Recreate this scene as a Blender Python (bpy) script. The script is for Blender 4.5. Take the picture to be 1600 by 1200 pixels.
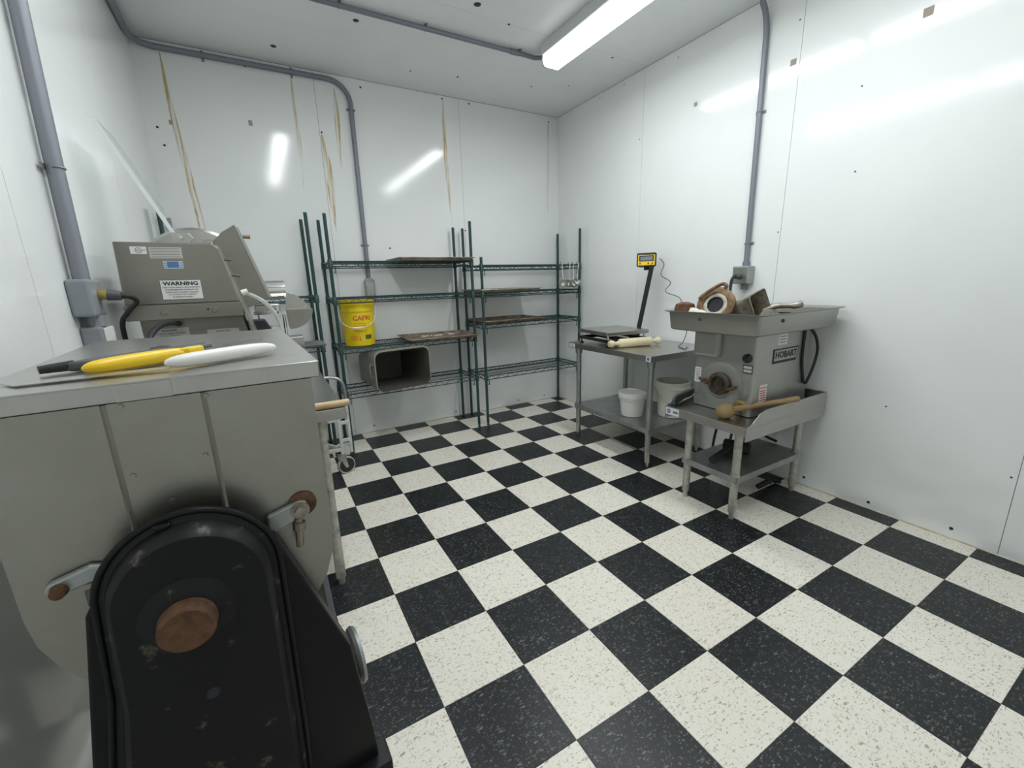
import bpy, math, random
from mathutils import Vector, Matrix
random.seed(7)
for o in list(bpy.data.objects): bpy.data.objects.remove(o)
S = bpy.context.scene
COL = S.collection
PI = math.pi
# ------------------------------------------------------------------ camera
CAM = Vector((-0.63605, -3.83707, 1.35078)); YAW, PIT, ROL, FPX = 0.516444, 0.237289, -0.029216, 668.53
_f = Vector((math.sin(YAW)*math.cos(PIT), math.cos(YAW)*math.cos(PIT), -math.sin(PIT)))
_r0 = Vector((math.cos(YAW), -math.sin(YAW), 0)); _u0 = _r0.cross(_f)
_r = _r0*math.cos(ROL)+_u0*math.sin(ROL); _u = -_r0*math.sin(ROL)+_u0*math.cos(ROL)
cd = bpy.data.cameras.new('camera'); cd.sensor_width = 36; cd.lens = FPX/1600*36; cd.clip_start = .02
co = bpy.data.objects.new('camera', cd); COL.objects.link(co)
m = Matrix((_r, _u, -_f)).transposed().to_4x4(); m.translation = CAM; co.matrix_world = m
S.camera = co
# ------------------------------------------------------------------ world, exposure
w = bpy.data.worlds.new('world'); S.world = w; w.use_nodes = True
w.node_tree.nodes['Background'].inputs[0].default_value = (.02, .02, .02, 1)
w.node_tree.nodes['Background'].inputs[1].default_value = 1
S.view_settings.view_transform = 'Standard'; S.view_settings.look = 'None'
S.view_settings.gamma = 1; S.view_settings.use_curve_mapping = False
S.view_settings.exposure = 0.0
LAMP_POWER = 30.0      # prismatic lens: bright underside, dimmer sides
# ------------------------------------------------------------------ room numbers (metres)
YB, XR, XL, H, YF = 0.1475, 2.2533, -1.1424, 2.9555, -4.62
T = .3048

def at(px, py, Y):
    "point of the plane y = Y that the photo shows at that place"
    d = _f+_r*((px-800)/FPX)-_u*((py-600)/FPX)
    return CAM+d*((Y-CAM.y)/d.y)

# ------------------------------------------------------------------ materials
MAT = {}
def mat(name, col, rough=.5, metal=0., spec=.5, noise=None, bump=None, coat=0., emit=None, alpha=None, trans=0., streak=None):
    """noise=(scale, colour2, lo, hi)  bump=(scale, strength)  streak=(sx,sy,sz, amount)"""
    M = bpy.data.materials.new(name); M.use_nodes = True; nt = M.node_tree; N = nt.nodes; L = nt.links
    b = N['Principled BSDF']
    b.inputs['Base Color'].default_value = (*col, 1); b.inputs['Roughness'].default_value = rough
    b.inputs['Metallic'].default_value = metal; b.inputs['Specular IOR Level'].default_value = spec
    b.inputs['Coat Weight'].default_value = coat; b.inputs['Transmission Weight'].default_value = trans
    if emit:
        b.inputs['Emission Color'].default_value = (*emit[:3], 1); b.inputs['Emission Strength'].default_value = emit[3]
    tc = N.new('ShaderNodeTexCoord')
    if noise:
        n = N.new('ShaderNodeTexNoise'); n.inputs['Scale'].default_value = noise[0]; n.inputs['Detail'].default_value = 6
        n.inputs['Roughness'].default_value = .65
        L.new(tc.outputs['Object'], n.inputs['Vector'])
        r = N.new('ShaderNodeMapRange'); r.inputs[1].default_value = noise[2]; r.inputs[2].default_value = noise[3]
        L.new(n.outputs['Fac'], r.inputs[0])
        x = N.new('ShaderNodeMix'); x.data_type = 'RGBA'
        x.inputs[6].default_value = (*col, 1); x.inputs[7].default_value = (*noise[1], 1)
        L.new(r.outputs[0], x.inputs[0]); L.new(x.outputs[2], b.inputs['Base Color'])
    if streak:
        mp = N.new('ShaderNodeMapping'); mp.inputs['Scale'].default_value = streak[:3]
        n = N.new('ShaderNodeTexNoise'); n.inputs['Scale'].default_value = 1; n.inputs['Detail'].default_value = 5
        L.new(tc.outputs['Object'], mp.inputs[0]); L.new(mp.outputs[0], n.inputs['Vector'])
        r = N.new('ShaderNodeMapRange'); r.inputs[1].default_value = .3; r.inputs[2].default_value = .7
        r.inputs[3].default_value = rough-streak[3]; r.inputs[4].default_value = rough+streak[3]
        L.new(n.outputs['Fac'], r.inputs[0]); L.new(r.outputs[0], b.inputs['Roughness'])
    if bump:
        n = N.new('ShaderNodeTexNoise'); n.inputs['Scale'].default_value = bump[0]; n.inputs['Detail'].default_value = 3
        L.new(tc.outputs['Object'], n.inputs['Vector'])
        bp = N.new('ShaderNodeBump'); bp.inputs['Strength'].default_value = bump[1]; bp.inputs['Distance'].default_value = .002
        L.new(n.outputs['Fac'], bp.inputs['Height']); L.new(bp.outputs[0], b.inputs['Normal'])
    if alpha is not None: b.inputs['Alpha'].default_value = alpha
    MAT[name] = M; return M

mat('wall_panel', (.88, .90, .89), .11, spec=.5, noise=(1.7, (.85, .87, .86), .35, .7), bump=(170, .035))
mat('ceiling_panel', (.88, .90, .905), .3, spec=.4, noise=(1.3, (.82, .845, .855), .35, .7), bump=(260, .08))
mat('seam_dark', (.16, .15, .13), .8)
mat('steel', (.52, .51, .475), .33, 1, noise=(30, (.46, .45, .42), .4, .75))
mat('steel_top', (.50, .49, .465), .30, 1, noise=(14, (.43, .42, .40), .45, .75))
mat('steel_dull', (.37, .36, .32), .40, 1, noise=(5, (.31, .30, .25), .4, .75))
mat('cast_grey', (.43, .43, .40), .38, .75, noise=(4, (.37, .37, .34), .4, .75))
mat('slicer_grey', (.29, .28, .245), .36, .8, noise=(4, (.255, .245, .21), .4, .75))
mat('pan_grey', (.40, .40, .37), .36, .85, noise=(3, (.35, .35, .32), .4, .75))
mat('galvanized', (.42, .44, .43), .42, .9, noise=(14, (.32, .34, .33), .4, .7))
mat('worn_leg', (.56, .56, .50), .45, .6, noise=(22, (.34, .34, .29), .45, .68))
mat('chrome', (.78, .78, .76), .12, 1)
mat('conduit_grey', (.23, .24, .275), .45, .2)
mat('box_grey', (.27, .29, .31), .5, .1)
mat('green_epoxy', (.016, .058, .058), .38, noise=(30, (.011, .040, .041), .4, .7))
mat('black_paint', (.008, .008, .009), .38, spec=.25, noise=(16, (.055, .053, .05), .66, .86), bump=(40, .12))
mat('black_worn', (.009, .009, .010), .42, spec=.25, noise=(24, (.17, .155, .12), .61, .74), bump=(40, .2))
mat('black_plastic', (.016, .016, .018), .45)
mat('rubber', (.02, .02, .022), .65)
mat('dark_grey', (.10, .105, .11), .5, .3)
mat('rust', (.165, .08, .038), .7, .25, noise=(40, (.07, .035, .02), .42, .66), bump=(70, .5))
mat('rust_light', (.30, .20, .115), .6, .5, noise=(26, (.14, .08, .045), .42, .66), bump=(60, .4))
mat('hub_dark', (.12, .10, .065), .55, .5, noise=(26, (.06, .045, .03), .42, .66))
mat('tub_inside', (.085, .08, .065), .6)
mat('disc_steel', (.5, .48, .42), .45, 1)
mat('cast_old', (.42, .39, .33), .42, .85, noise=(22, (.20, .16, .11), .45, .68))
mat('brass', (.55, .40, .14), .35, 1)
mat('yellow_plastic', (.86, .66, .01), .35, noise=(8, (.80, .57, .01), .4, .7))
mat('yellow_handle', (.90, .60, .015), .38, noise=(20, (.80, .50, .02), .5, .8))
mat('white_plastic', (.82, .81, .76), .35)
mat('white_handle', (.83, .82, .77), .4, noise=(20, (.74, .72, .66), .5, .8))
mat('natural_plastic', (.74, .75, .66), .4)
mat('bin_grey', (.27, .265, .225), .5, noise=(9, (.21, .205, .17), .4, .75))
mat('wood', (.36, .245, .115), .55, noise=(14, (.24, .15, .065), .42, .72))
mat('wood_pale', (.76, .67, .44), .5, noise=(14, (.66, .56, .34), .45, .75))
mat('wood_dowel', (.62, .46, .27), .55, noise=(14, (.50, .35, .18), .45, .75))
mat('tray', (.50, .47, .42), .4, .9, noise=(12, (.30, .25, .19), .42, .68))
mat('tray_rust', (.36, .30, .235), .55, .7, noise=(16, (.17, .115, .07), .42, .66))
mat('sticker_white', (.80, .80, .77), .5)
mat('sticker_grey', (.52, .52, .49), .5)
mat('sticker_blue', (.10, .19, .42), .4)
mat('sticker_pale', (.55, .66, .66), .4)
mat('ink_black', (.02, .02, .03), .6)
mat('ink_grey', (.22, .22, .22), .6)
mat('ink_red', (.55, .07, .04), .6)
mat('ink_orange', (.72, .26, .02), .6)
mat('ink_green', (.08, .11, .02), .6)
mat('display', (.19, .21, .19), .3)
mat('tape', (.36, .31, .25), .7)
mat('caulk', (.50, .42, .28), .7, noise=(9, (.66, .62, .50), .4, .6))
mat('crumbs', (.80, .79, .74), .8)
mat('white_paint', (.66, .67, .64), .45, .2, noise=(20, (.48, .48, .45), .5, .75))
mat('lamp_body', (.62, .64, .64), .45)
mat('diffuser', (.9, .9, .9), .4, emit=(.955, 1.0, 1.015, LAMP_POWER))
mat('diffuser_side', (.9, .9, .9), .4, emit=(.955, 1.0, 1.015, LAMP_POWER*.06))
mat('hose', (.85, .87, .84), .15, trans=.55)
# clear acrylic sheet: thin, mostly transparent, glossy
def acrylic():
    M = bpy.data.materials.new('acrylic'); M.use_nodes = True; nt = M.node_tree; N = nt.nodes; L = nt.links
    for n in list(N): N.remove(n)
    o = N.new('ShaderNodeOutputMaterial'); mx = N.new('ShaderNodeMixShader'); t = N.new('ShaderNodeBsdfTransparent')
    t.inputs[0].default_value = (.90, .92, .91, 1)
    g = N.new('ShaderNodeBsdfPrincipled'); g.inputs['Base Color'].default_value = (.8, .82, .82, 1); g.inputs['Roughness'].default_value = .12
    mx.inputs[0].default_value = .14; L.new(t.outputs[0], mx.inputs[1]); L.new(g.outputs[0], mx.inputs[2]); L.new(mx.outputs[0], o.inputs[0])
    MAT['acrylic'] = M
acrylic()
mat('acrylic_edge', (.80, .83, .84), .25)
def stain():
    M = bpy.data.materials.new('rust_stain'); M.use_nodes = True; nt = M.node_tree; N = nt.nodes; L = nt.links
    b = N['Principled BSDF']; b.inputs['Base Color'].default_value = (.70, .43, .06, 1); b.inputs['Roughness'].default_value = .3
    tc = N.new('ShaderNodeTexCoord'); mp = N.new('ShaderNodeMapping'); mp.inputs['Scale'].default_value = (60, 60, 3)
    n = N.new('ShaderNodeTexNoise'); n.inputs['Scale'].default_value = 1; n.inputs['Detail'].default_value = 4
    r = N.new('ShaderNodeMapRange'); r.inputs[1].default_value = .38; r.inputs[2].default_value = .72; r.inputs[3].default_value = .04; r.inputs[4].default_value = .8
    L.new(tc.outputs['Object'], mp.inputs[0]); L.new(mp.outputs[0], n.inputs['Vector']); L.new(n.outputs['Fac'], r.inputs[0]); L.new(r.outputs[0], b.inputs['Alpha'])
    MAT['rust_stain'] = M
stain()
def tile_mat(name, base, base2, fleck, fl_lo, fleck2, rough):
    M = bpy.data.materials.new(name); M.use_nodes = True; nt = M.node_tree; N = nt.nodes; L = nt.links
    b = N['Principled BSDF']; b.inputs['Roughness'].default_value = rough; b.inputs['Specular IOR Level'].default_value = .4
    tc = N.new('ShaderNodeTexCoord'); oi = N.new('ShaderNodeObjectInfo')
    sc = N.new('ShaderNodeVectorMath'); sc.operation = 'SCALE'; L.new(oi.outputs['Location'], sc.inputs[0]); sc.inputs['Scale'].default_value = 7.3
    ad = N.new('ShaderNodeVectorMath'); ad.operation = 'ADD'; L.new(tc.outputs['Object'], ad.inputs[0]); L.new(sc.outputs[0], ad.inputs[1])
    # base tint differs a little from tile to tile
    tint = N.new('ShaderNodeMix'); tint.data_type = 'RGBA'; tint.inputs[6].default_value = (*base, 1); tint.inputs[7].default_value = (*base2, 1)
    L.new(oi.outputs['Random'], tint.inputs[0]); cur = tint.outputs[2]
    for k, (scale, gate, size, colr, st) in enumerate(((40, .66, .27, fleck, (1.0, 2.7)), (46, .66, .26, fleck2, (2.5, 1.0)), (62, .70, .27, fleck, (1.0, 2.2)), (90, .62, .30, fleck2, (1.9, 1.0)), (115, .68, .32, fleck, (1.0, 1.5)))):
        mp = N.new('ShaderNodeMapping'); mp.inputs['Scale'].default_value = (st[0]*scale, st[1]*scale, 0); mp.inputs['Rotation'].default_value = (0, 0, .75*k)
        mp.inputs['Location'].default_value = (k*3.1, k*1.7, 0); L.new(ad.outputs[0], mp.inputs[0])
        n = N.new('ShaderNodeTexNoise'); n.inputs['Scale'].default_value = 1.3; n.inputs['Detail'].default_value = 1; L.new(mp.outputs[0], n.inputs['Vector'])
        sc2 = N.new('ShaderNodeVectorMath'); sc2.operation = 'SCALE'; L.new(n.outputs['Color'], sc2.inputs[0]); sc2.inputs['Scale'].default_value = 1.5
        ad2 = N.new('ShaderNodeVectorMath'); ad2.operation = 'ADD'; L.new(mp.outputs[0], ad2.inputs[0]); L.new(sc2.outputs[0], ad2.inputs[1])
        v = N.new('ShaderNodeTexVoronoi'); v.voronoi_dimensions = '2D'; v.inputs['Scale'].default_value = 1; L.new(ad2.outputs[0], v.inputs['Vector'])
        sp = N.new('ShaderNodeSeparateColor'); L.new(v.outputs['Color'], sp.inputs[0])
        g = N.new('ShaderNodeMapRange'); g.inputs[1].default_value = gate+fl_lo; g.inputs[2].default_value = 1.0; L.new(sp.outputs[0], g.inputs[0])
        e2 = N.new('ShaderNodeMath'); e2.operation = 'LESS_THAN'; L.new(v.outputs['Distance'], e2.inputs[0]); e2.inputs[1].default_value = size
        m2 = N.new('ShaderNodeMath'); m2.operation = 'MULTIPLY'; L.new(g.outputs[0], m2.inputs[0]); L.new(e2.outputs[0], m2.inputs[1])
        x = N.new('ShaderNodeMix'); x.data_type = 'RGBA'; L.new(m2.outputs[0], x.inputs[0]); L.new(cur, x.inputs[6]); x.inputs[7].default_value = (*colr, 1); cur = x.outputs[2]
    # large soft scuffs
    n = N.new('ShaderNodeTexNoise'); n.inputs['Scale'].default_value = 9; n.inputs['Detail'].default_value = 5; L.new(ad.outputs[0], n.inputs['Vector'])
    r = N.new('ShaderNodeMapRange'); r.inputs[1].default_value = .35; r.inputs[2].default_value = .75; r.inputs[3].default_value = rough-.02; r.inputs[4].default_value = rough+.05
    L.new(n.outputs['Fac'], r.inputs[0]); L.new(r.outputs[0], b.inputs['Roughness']); L.new(cur, b.inputs['Base Color'])
    MAT[name] = M
tile_mat('tile_white', (.87, .83, .74), (.83, .785, .69), (.40, .365, .29), .13, (.62, .575, .48), .30)
tile_mat('tile_black', (.009, .011, .0125), (.012, .014, .0155), (.15, .16, .16), .17, (.075, .08, .08), .34)

# ------------------------------------------------------------------ mesh helpers
ROOT = {}          # world matrix of each thing's root
class MB:
    def __init__(s): s.v = []; s.f = []
    def add(s, vs, fs):
        n = len(s.v); s.v += [Vector(p) for p in vs]; s.f += [tuple(i+n for i in q) for q in fs]; return s
    def box(s, x0, x1, y0, y1, z0, z1, M=None):
        vs = [Vector(p) for p in ((x0,y0,z0),(x1,y0,z0),(x1,y1,z0),(x0,y1,z0),(x0,y0,z1),(x1,y0,z1),(x1,y1,z1),(x0,y1,z1))]
        if M is not None: vs = [M @ p for p in vs]
        return s.add(vs, [(3,2,1,0),(4,5,6,7),(0,1,5,4),(1,2,6,5),(2,3,7,6),(3,0,4,7)])
    def rings(s, rs, caps=True, closed=False):
        n = len(rs[0]); b = len(s.v)
        for r in rs: s.v += [Vector(p) for p in r]
        k = len(rs)
        for i in range(k if closed else k-1):
            i2 = (i+1) % k
            for j in range(n):
                j2 = (j+1) % n; s.f.append((b+i*n+j, b+i*n+j2, b+i2*n+j2, b+i2*n+j))
        if caps and not closed:
            s.f.append(tuple(b+j for j in reversed(range(n)))); s.f.append(tuple(b+(k-1)*n+j for j in range(n)))
        return s
    def cyl(s, p0, p1, r0, r1=None, seg=16, caps=True):
        p0, p1 = Vector(p0), Vector(p1); r1 = r0 if r1 is None else r1
        d = (p1-p0).normalized(); a = d.orthogonal().normalized(); b = d.cross(a)
        R = [[p+(a*math.cos(2*PI*i/seg)+b*math.sin(2*PI*i/seg))*r for i in range(seg)] for p, r in ((p0, r0), (p1, r1))]
        return s.rings(R, caps)
    def tube(s, pts, r, seg=8, closed=False):
        P = [Vector(p) for p in pts]; n = len(P); R = []; a = None
        for i, p in enumerate(P):
            q0 = P[(i-1) % n] if (closed or i) else p; q1 = P[(i+1) % n] if (closed or i < n-1) else p
            d = (q1-q0).normalized()
            a = d.orthogonal().normalized() if a is None else (a-d*a.dot(d)).normalized()
            b = d.cross(a); rr = r[i] if isinstance(r, (list, tuple)) else r
            R.append([p+(a*math.cos(2*PI*j/seg)+b*math.sin(2*PI*j/seg))*rr for j in range(seg)])
        return s.rings(R, True, closed)
    def lathe(s, prof, M=None, seg=24, caps=True):
        "profile [(radius, height)] spun about local z"
        R = []
        for r, h in prof:
            ring = [Vector((r*math.cos(2*PI*i/seg), r*math.sin(2*PI*i/seg), h)) for i in range(seg)]
            R.append([M @ p for p in ring] if M is not None else ring)
        return s.rings(R, caps)
    def prism(s, poly, lo, hi, axis='y'):
        "polygon (a,b) pulled along an axis: y -> (x,z), z -> (x,y), x -> (y,z)"
        def P(a, b, t): return {'y': (a, t, b), 'z': (a, b, t), 'x': (t, a, b)}[axis]
        n = len(poly); vs = [P(a, b, lo) for a, b in poly]+[P(a, b, hi) for a, b in poly]
        return s.add(vs, [tuple(range(n)), tuple(reversed(range(n, 2*n)))]+[((i+1) % n, i, n+i, n+(i+1) % n) for i in range(n)])
    def build(s, name, material, parent=None, root=None, local=False, smooth=None, bevel=0, loc=None):
        me = bpy.data.meshes.new(name)
        rt = root if root is not None else parent
        while rt is not None and rt not in ROOT: rt = rt.parent
        vs = s.v
        if rt is not None and not local:
            inv = ROOT[rt].inverted(); vs = [inv @ p for p in vs]
        me.from_pydata([tuple(p) for p in vs], [], s.f); me.update()
        fixnormals(me)
        return link(name, me, material, parent, smooth, bevel, loc)
import bmesh
def fixnormals(me):
    b = bmesh.new(); b.from_mesh(me); bmesh.ops.recalc_face_normals(b, faces=b.faces); b.to_mesh(me); b.free()
def link(name, me, material, parent=None, smooth=None, bevel=0, loc=None):
    if material and not me.materials: me.materials.append(MAT[material])
    if smooth:
        for p in me.polygons: p.use_smooth = True
        me.set_sharp_from_angle(angle=math.radians(smooth))
    o = bpy.data.objects.new(name, me); COL.objects.link(o)
    if parent is not None: o.parent = parent
    if loc is not None: o.location = loc
    if bevel:
        md = o.modifiers.new('bevel', 'BEVEL'); md.width = bevel; md.segments = 2; md.limit_method = 'ANGLE'; md.angle_limit = .6
    return o
def tag(o, label, cat, group=None):
    o['label'] = label; o['category'] = cat
    if group: o['group'] = group
    return o
def thing(name, label, cat, loc=(0, 0, 0), rz=0, group=None):
    o = bpy.data.objects.new(name, None); COL.objects.link(o); o.location = loc; o.rotation_euler = (0, 0, rz)
    o.empty_display_size = .1
    ROOT[o] = Matrix.Translation(loc) @ Matrix.Rotation(rz, 4, 'Z')
    return tag(o, label, cat, group)
def single(mb, name, material, label, cat, loc, group=None, rz=0, **k):
    "a thing that is one mesh; its origin sits at loc"
    M = Matrix.Translation(loc) @ Matrix.Rotation(rz, 4, 'Z'); inv = M.inverted()
    mb.v = [inv @ p for p in mb.v]
    o = mb.build(name, material, local=True, **k); o.location = loc; o.rotation_euler = (0, 0, rz); ROOT[o] = M
    return tag(o, label, cat, group)
def structure(o): o['kind'] = 'structure'; return o
def frame(origin, xdir, zdir):
    "matrix with local x along xdir and local z along zdir"
    z = Vector(zdir).normalized(); x = Vector(xdir); x = (x-z*x.dot(z)).normalized(); y = z.cross(x)
    M = Matrix((x, y, z)).transposed().to_4x4(); M.translation = Vector(origin); return M
def text(name, body, height, material, parent, M, wrap=None, squeeze=1., align='CENTER', bold=0.):
    "flat lettering, centred at M, lying in M's xy plane; wrap = cylinder radius"
    cu = bpy.data.curves.new('lettering', 'FONT'); cu.body = body; cu.size = height*1.38; cu.align_x = align; cu.align_y = 'CENTER'
    cu.extrude = .0002; cu.resolution_u = 2; cu.offset = bold
    t = bpy.data.objects.new('lettering', cu); COL.objects.link(t)
    bpy.context.view_layer.update()
    me = bpy.data.meshes.new_from_object(t.evaluated_get(bpy.context.evaluated_depsgraph_get()))
    bpy.data.objects.remove(t); bpy.data.curves.remove(cu)
    rt = parent
    while rt is not None and rt not in ROOT: rt = rt.parent
    inv = ROOT[rt].inverted() if rt is not None else Matrix()
    for v in me.vertices:
        p = v.co.copy(); p.x *= squeeze
        if wrap: a = p.x/wrap; p = Vector((wrap*math.sin(a), p.y, (p.z+wrap)*math.cos(a)-wrap))
        v.co = inv @ (M @ p)
    me.materials.clear()
    me.name = name
    return link(name, me, material, parent)
def arc(c, r, a0, a1, n, u, v):
    c, u, v = Vector(c), Vector(u), Vector(v)
    return [c+u*(r*math.cos(a0+(a1-a0)*i/n))+v*(r*math.sin(a0+(a1-a0)*i/n)) for i in range(n+1)]
def smoothpath(pts, n=6):
    "Catmull-Rom through the points"
    P = [Vector(p) for p in pts]; P = [P[0]*2-P[1]]+P+[P[-1]*2-P[-2]]; out = []
    for i in range(1, len(P)-2):
        for k in range(n):
            t = k/n; a, b, c, d = P[i-1:i+3]
            out.append(.5*((2*b)+(c-a)*t+(2*a-5*b+4*c-d)*t*t+(3*b-a-3*c+d)*t**3))
    return out+[P[-2]]
def rrect(w, h, r, n=4):
    "rounded rectangle outline"
    out = []
    for cx, cy, a in ((w/2-r, h/2-r, 0), (-w/2+r, h/2-r, PI/2), (-w/2+r, -h/2+r, PI), (w/2-r, -h/2+r, 1.5*PI)):
        out += [(cx+r*math.cos(a+i*PI/2/n), cy+r*math.sin(a+i*PI/2/n)) for i in range(n+1)]
    return out

# ================================================================== the setting
fl = structure(MB().box(XL, XR, YF, YB, -.12, -.0035).build('floor', 'seam_dark'))
cache = {}
i0, i1 = math.floor(XL/T), math.ceil(XR/T); j0, j1 = math.floor(-YB/T), math.ceil(-YF/T)
for i in range(i0, i1):
    for j in range(j0, j1):
        x0, x1 = max(i*T, XL), min((i+1)*T, XR); y1, y0 = min(-j*T, YB), max(-(j+1)*T, YF)
        if x1-x0 < .005 or y1-y0 < .005: continue
        c = 'tile_black' if (i+j) % 2 == 0 else 'tile_white'
        key = (round(x1-x0, 4), round(y1-y0, 4), c)
        if key not in cache:
            a, b, g = (x1-x0)/2-.0004, (y1-y0)/2-.0004, .0008
            q = MB(); q.rings([[(-a,-b,-.0034),(a,-b,-.0034),(a,b,-.0034),(-a,b,-.0034)], [(-a,-b,-g),(a,-b,-g),(a,b,-g),(-a,b,-g)],
                               [(-a+g,-b+g,0),(a-g,-b+g,0),(a-g,b-g,0),(-a+g,b-g,0)]])
            me = bpy.data.meshes.new('floor_tile'); me.from_pydata([tuple(p) for p in q.v], [], q.f); fixnormals(me); me.materials.append(MAT[c]); cache[key] = me
        link('floor_tile', cache[key], None, fl, loc=((x0+x1)/2, (y0+y1)/2, 0))

def wall(name, horiz, fixed, inner, lo, hi, seams, zlo, zhi, m='wall_panel'):
    "a slab with flat sheet panels on its room side"
    t = .10; s = 1 if inner > 0 else -1
    a, b = (fixed-s*.004, fixed-s*t)
    a, b = min(a, b), max(a, b)
    o = MB()
    if horiz: o.box(lo, hi, a, b, zlo-.12, zhi+.12)
    else: o.box(a, b, lo, hi, zlo-.12, zhi+.12)
    w = structure(o.build(name, 'seam_dark'))
    e = [lo]+list(seams)+[hi]
    for k in range(len(e)-1):
        p, q = e[k]+(.0012 if k else 0), e[k+1]-(.0012 if k < len(e)-2 else 0)
        a, b = min(fixed, fixed-s*.0045), max(fixed, fixed-s*.0045)
        g = MB()
        if horiz: g.box(p, q, a, b, zlo+.004, zhi-.002)
        else: g.box(a, b, p, q, zlo+.004, zhi-.002)
        g.build('panel', m, w)
    return w
wb = wall('wall_back', True, YB, -1, XL-.1, XR+.1, (-.05, 1.155), 0, H)
wr = wall('wall_right', False, XR, -1, YF-.1, YB, (-3.42, -2.225, -1.03), 0, H)
wl = wall('wall_left', False, XL, 1, YF-.1, YB, (-3.42, -2.225, -1.03), 0, H)
wf = wall('wall_front', True, YF, 1, XL-.1, XR+.1, (-.05, 1.155), 0, H)
ce = structure(MB().box(XL-.1, XR+.1, YF-.1, YB+.1, H+.004, H+.12).build('ceiling', 'seam_dark'))
e = [YF, -3.42, -2.24, -1.06, YB]
for k in range(4):
    MB().box(XL, XR, e[k]+.0012, e[k+1]-.0012, H, H+.0045).build('panel', 'ceiling_panel', ce)
for n_, a_, b_ in ((wb, (XL, YB, .002), (XR, YB, .002)), (wr, (XR, YF, .002), (XR, YB, .002)), (wl, (XL, YF, .002), (XL, YB, .002))):
    MB().tube([a_, b_], .005, 6).build('caulk_bead', 'caulk', n_)
# screws, holes, tape and rust runs on the sheets
def dot(parent, p, n, r, material='ink_black', name='screw'):
    MB().cyl(Vector(p)-Vector(n)*.002, Vector(p)+Vector(n)*.0025, r, r*.7, 10).build(name, material, parent)
for x, y, r in ((.123,-.661,.022), (.73,-1.148,.026), (-.318,-.107,.022), (.987,-.239,.011), (.998,-1.056,.010), (1.906,-1.033,.010), (.62,-.17,.007), (1.62,-.35,.008), (-.55,-.62,.008), (-.7,-1.0,.012), (1.9,-.5,.007)):
    dot(ce, (x, y, H), (0, 0, -1), r, name='screw_hole' if r > .015 else 'screw')
for x, zz in ((-.035,2.53), (1.0,2.93), (1.26,2.93), (2.14,2.9), (-.5,2.9), (-1.08,2.43), (.3,2.9), (1.16,1.83), (.42,1.66), (-1.06,2.32), (.12,.06), (.95,.05), (2.05,.05), (1.7,.045)):
    dot(wb, (x, YB, zz), (0, -1, 0), .009)
for y, zz in ((-.06,2.92), (-1.0,2.45), (-.5,2.92), (-.8,2.92), (-1.35,2.9), (-2.21,1.6), (-2.9,.62), (-3.25,.055), (-.25,.05), (-1.2,.05), (-2.3,.06), (-2.55,.055), (-2.9,.04), (-2.56,2.29), (-2.586,1.872), (-3.40,.40), (-2.2,2.75)):
    dot(wr, (XR, y, zz), (-1, 0, 0), .010 if zz < .07 else .005)
for y, zz, s_ in ((-1.527,2.538,.013), (-2.189,2.543,.016), (-2.79,2.515,.019)):
    MB().box(XR-.002, XR, y-s_, y+s_, zz-s_, zz+s_).build('tape_square', 'tape', wr)
for x, zz, s_ in ((-.52,2.53,.018), (-1.0,2.47,.014)):
    MB().box(x-s_*.7, x+s_*.7, YB-.002, YB, zz-s_, zz+s_).build('tape_square', 'tape', wb)
def run(parent, x, ztop, length, w0, w1, sway):
    n = 14; L_, R_ = [], []
    for k in range(n+1):
        t = k/n; c = x+sway*t+.006*math.sin(5*t+x*9); hw = (w0*(1-t)+(w1-w0)*math.sin(PI*t**.8)**1.2)*.5+.0004
        L_.append((c-hw, ztop-length*t)); R_.append((c+hw, ztop-length*t))
    vs = [(a, YB-.0012, b) for a, b in L_]+[(a, YB-.0012, b) for a, b in R_]
    MB().add(vs, [(k, k+1, n+2+k, n+1+k) for k in range(n)]).build('rust_run', 'rust_stain', parent)
run(wb, -.985, H-.07, 1.25, .006, .035, .035); run(wb, -.978, H-.25, 1.0, .004, .02, .06)
run(wb, -.035, 2.52, .75, .006, .06, .03); run(wb, -.20, 2.88, .8, .005, .03, -.02); run(wb, .09, 2.86, .6, .006, .04, 0)
run(wb, 1.0, 2.92, 1.1, .006, .035, .02); run(wb, 2.13, 2.88, .9, .005, .03, 0)

# ================================================================== lamps
def ceiling_lamp(x, y0, y1, label):
    t = thing('ceiling_lamp', label, 'lamp', (x, (y0+y1)/2, H), 0, 'four foot strip lamps on the ceiling')
    MB().box(x-.085, x+.085, y0, y1, H-.07, H).build('housing', 'lamp_body', t, bevel=.004)
    prof = [(-.074, -.07), (-.078, -.10), (-.074, -.120), (-.062, -.131), (-.045, -.136), (.045, -.136), (.062, -.131), (.074, -.120), (.078, -.10), (.074, -.07)]
    d = MB(); d.rings([[(x+a, y, H+b) for a, b in prof] for y in (y0+.012, y1-.012)]); dd = d.build('diffuser', 'diffuser', t, smooth=40)
    dd.data.materials.append(MAT['diffuser_side'])
    for p in dd.data.polygons:
        if p.normal.z > -.75: p.material_index = 1
    for y in (y0, y1-.012):
        e_ = MB(); e_.rings([[(x+a*1.03, yy, H+b*1.02) for a, b in prof] for yy in (y, y+.012)]); e_.build('end_cap', 'lamp_body', t)
    return t
ceiling_lamp(1.40, -2.16, -.95, 'lit strip lamp above the work table, end nearest the back wall')
ceiling_lamp(1.40, -3.42, -2.22, 'lit strip lamp nearer the camera on the right wall side')
ceiling_lamp(-.23, -2.26, -1.06, 'lit strip lamp above the left side, toward the back wall')
ceiling_lamp(-.23, -3.52, -2.32, 'lit strip lamp above the left side, nearer the camera')

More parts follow.
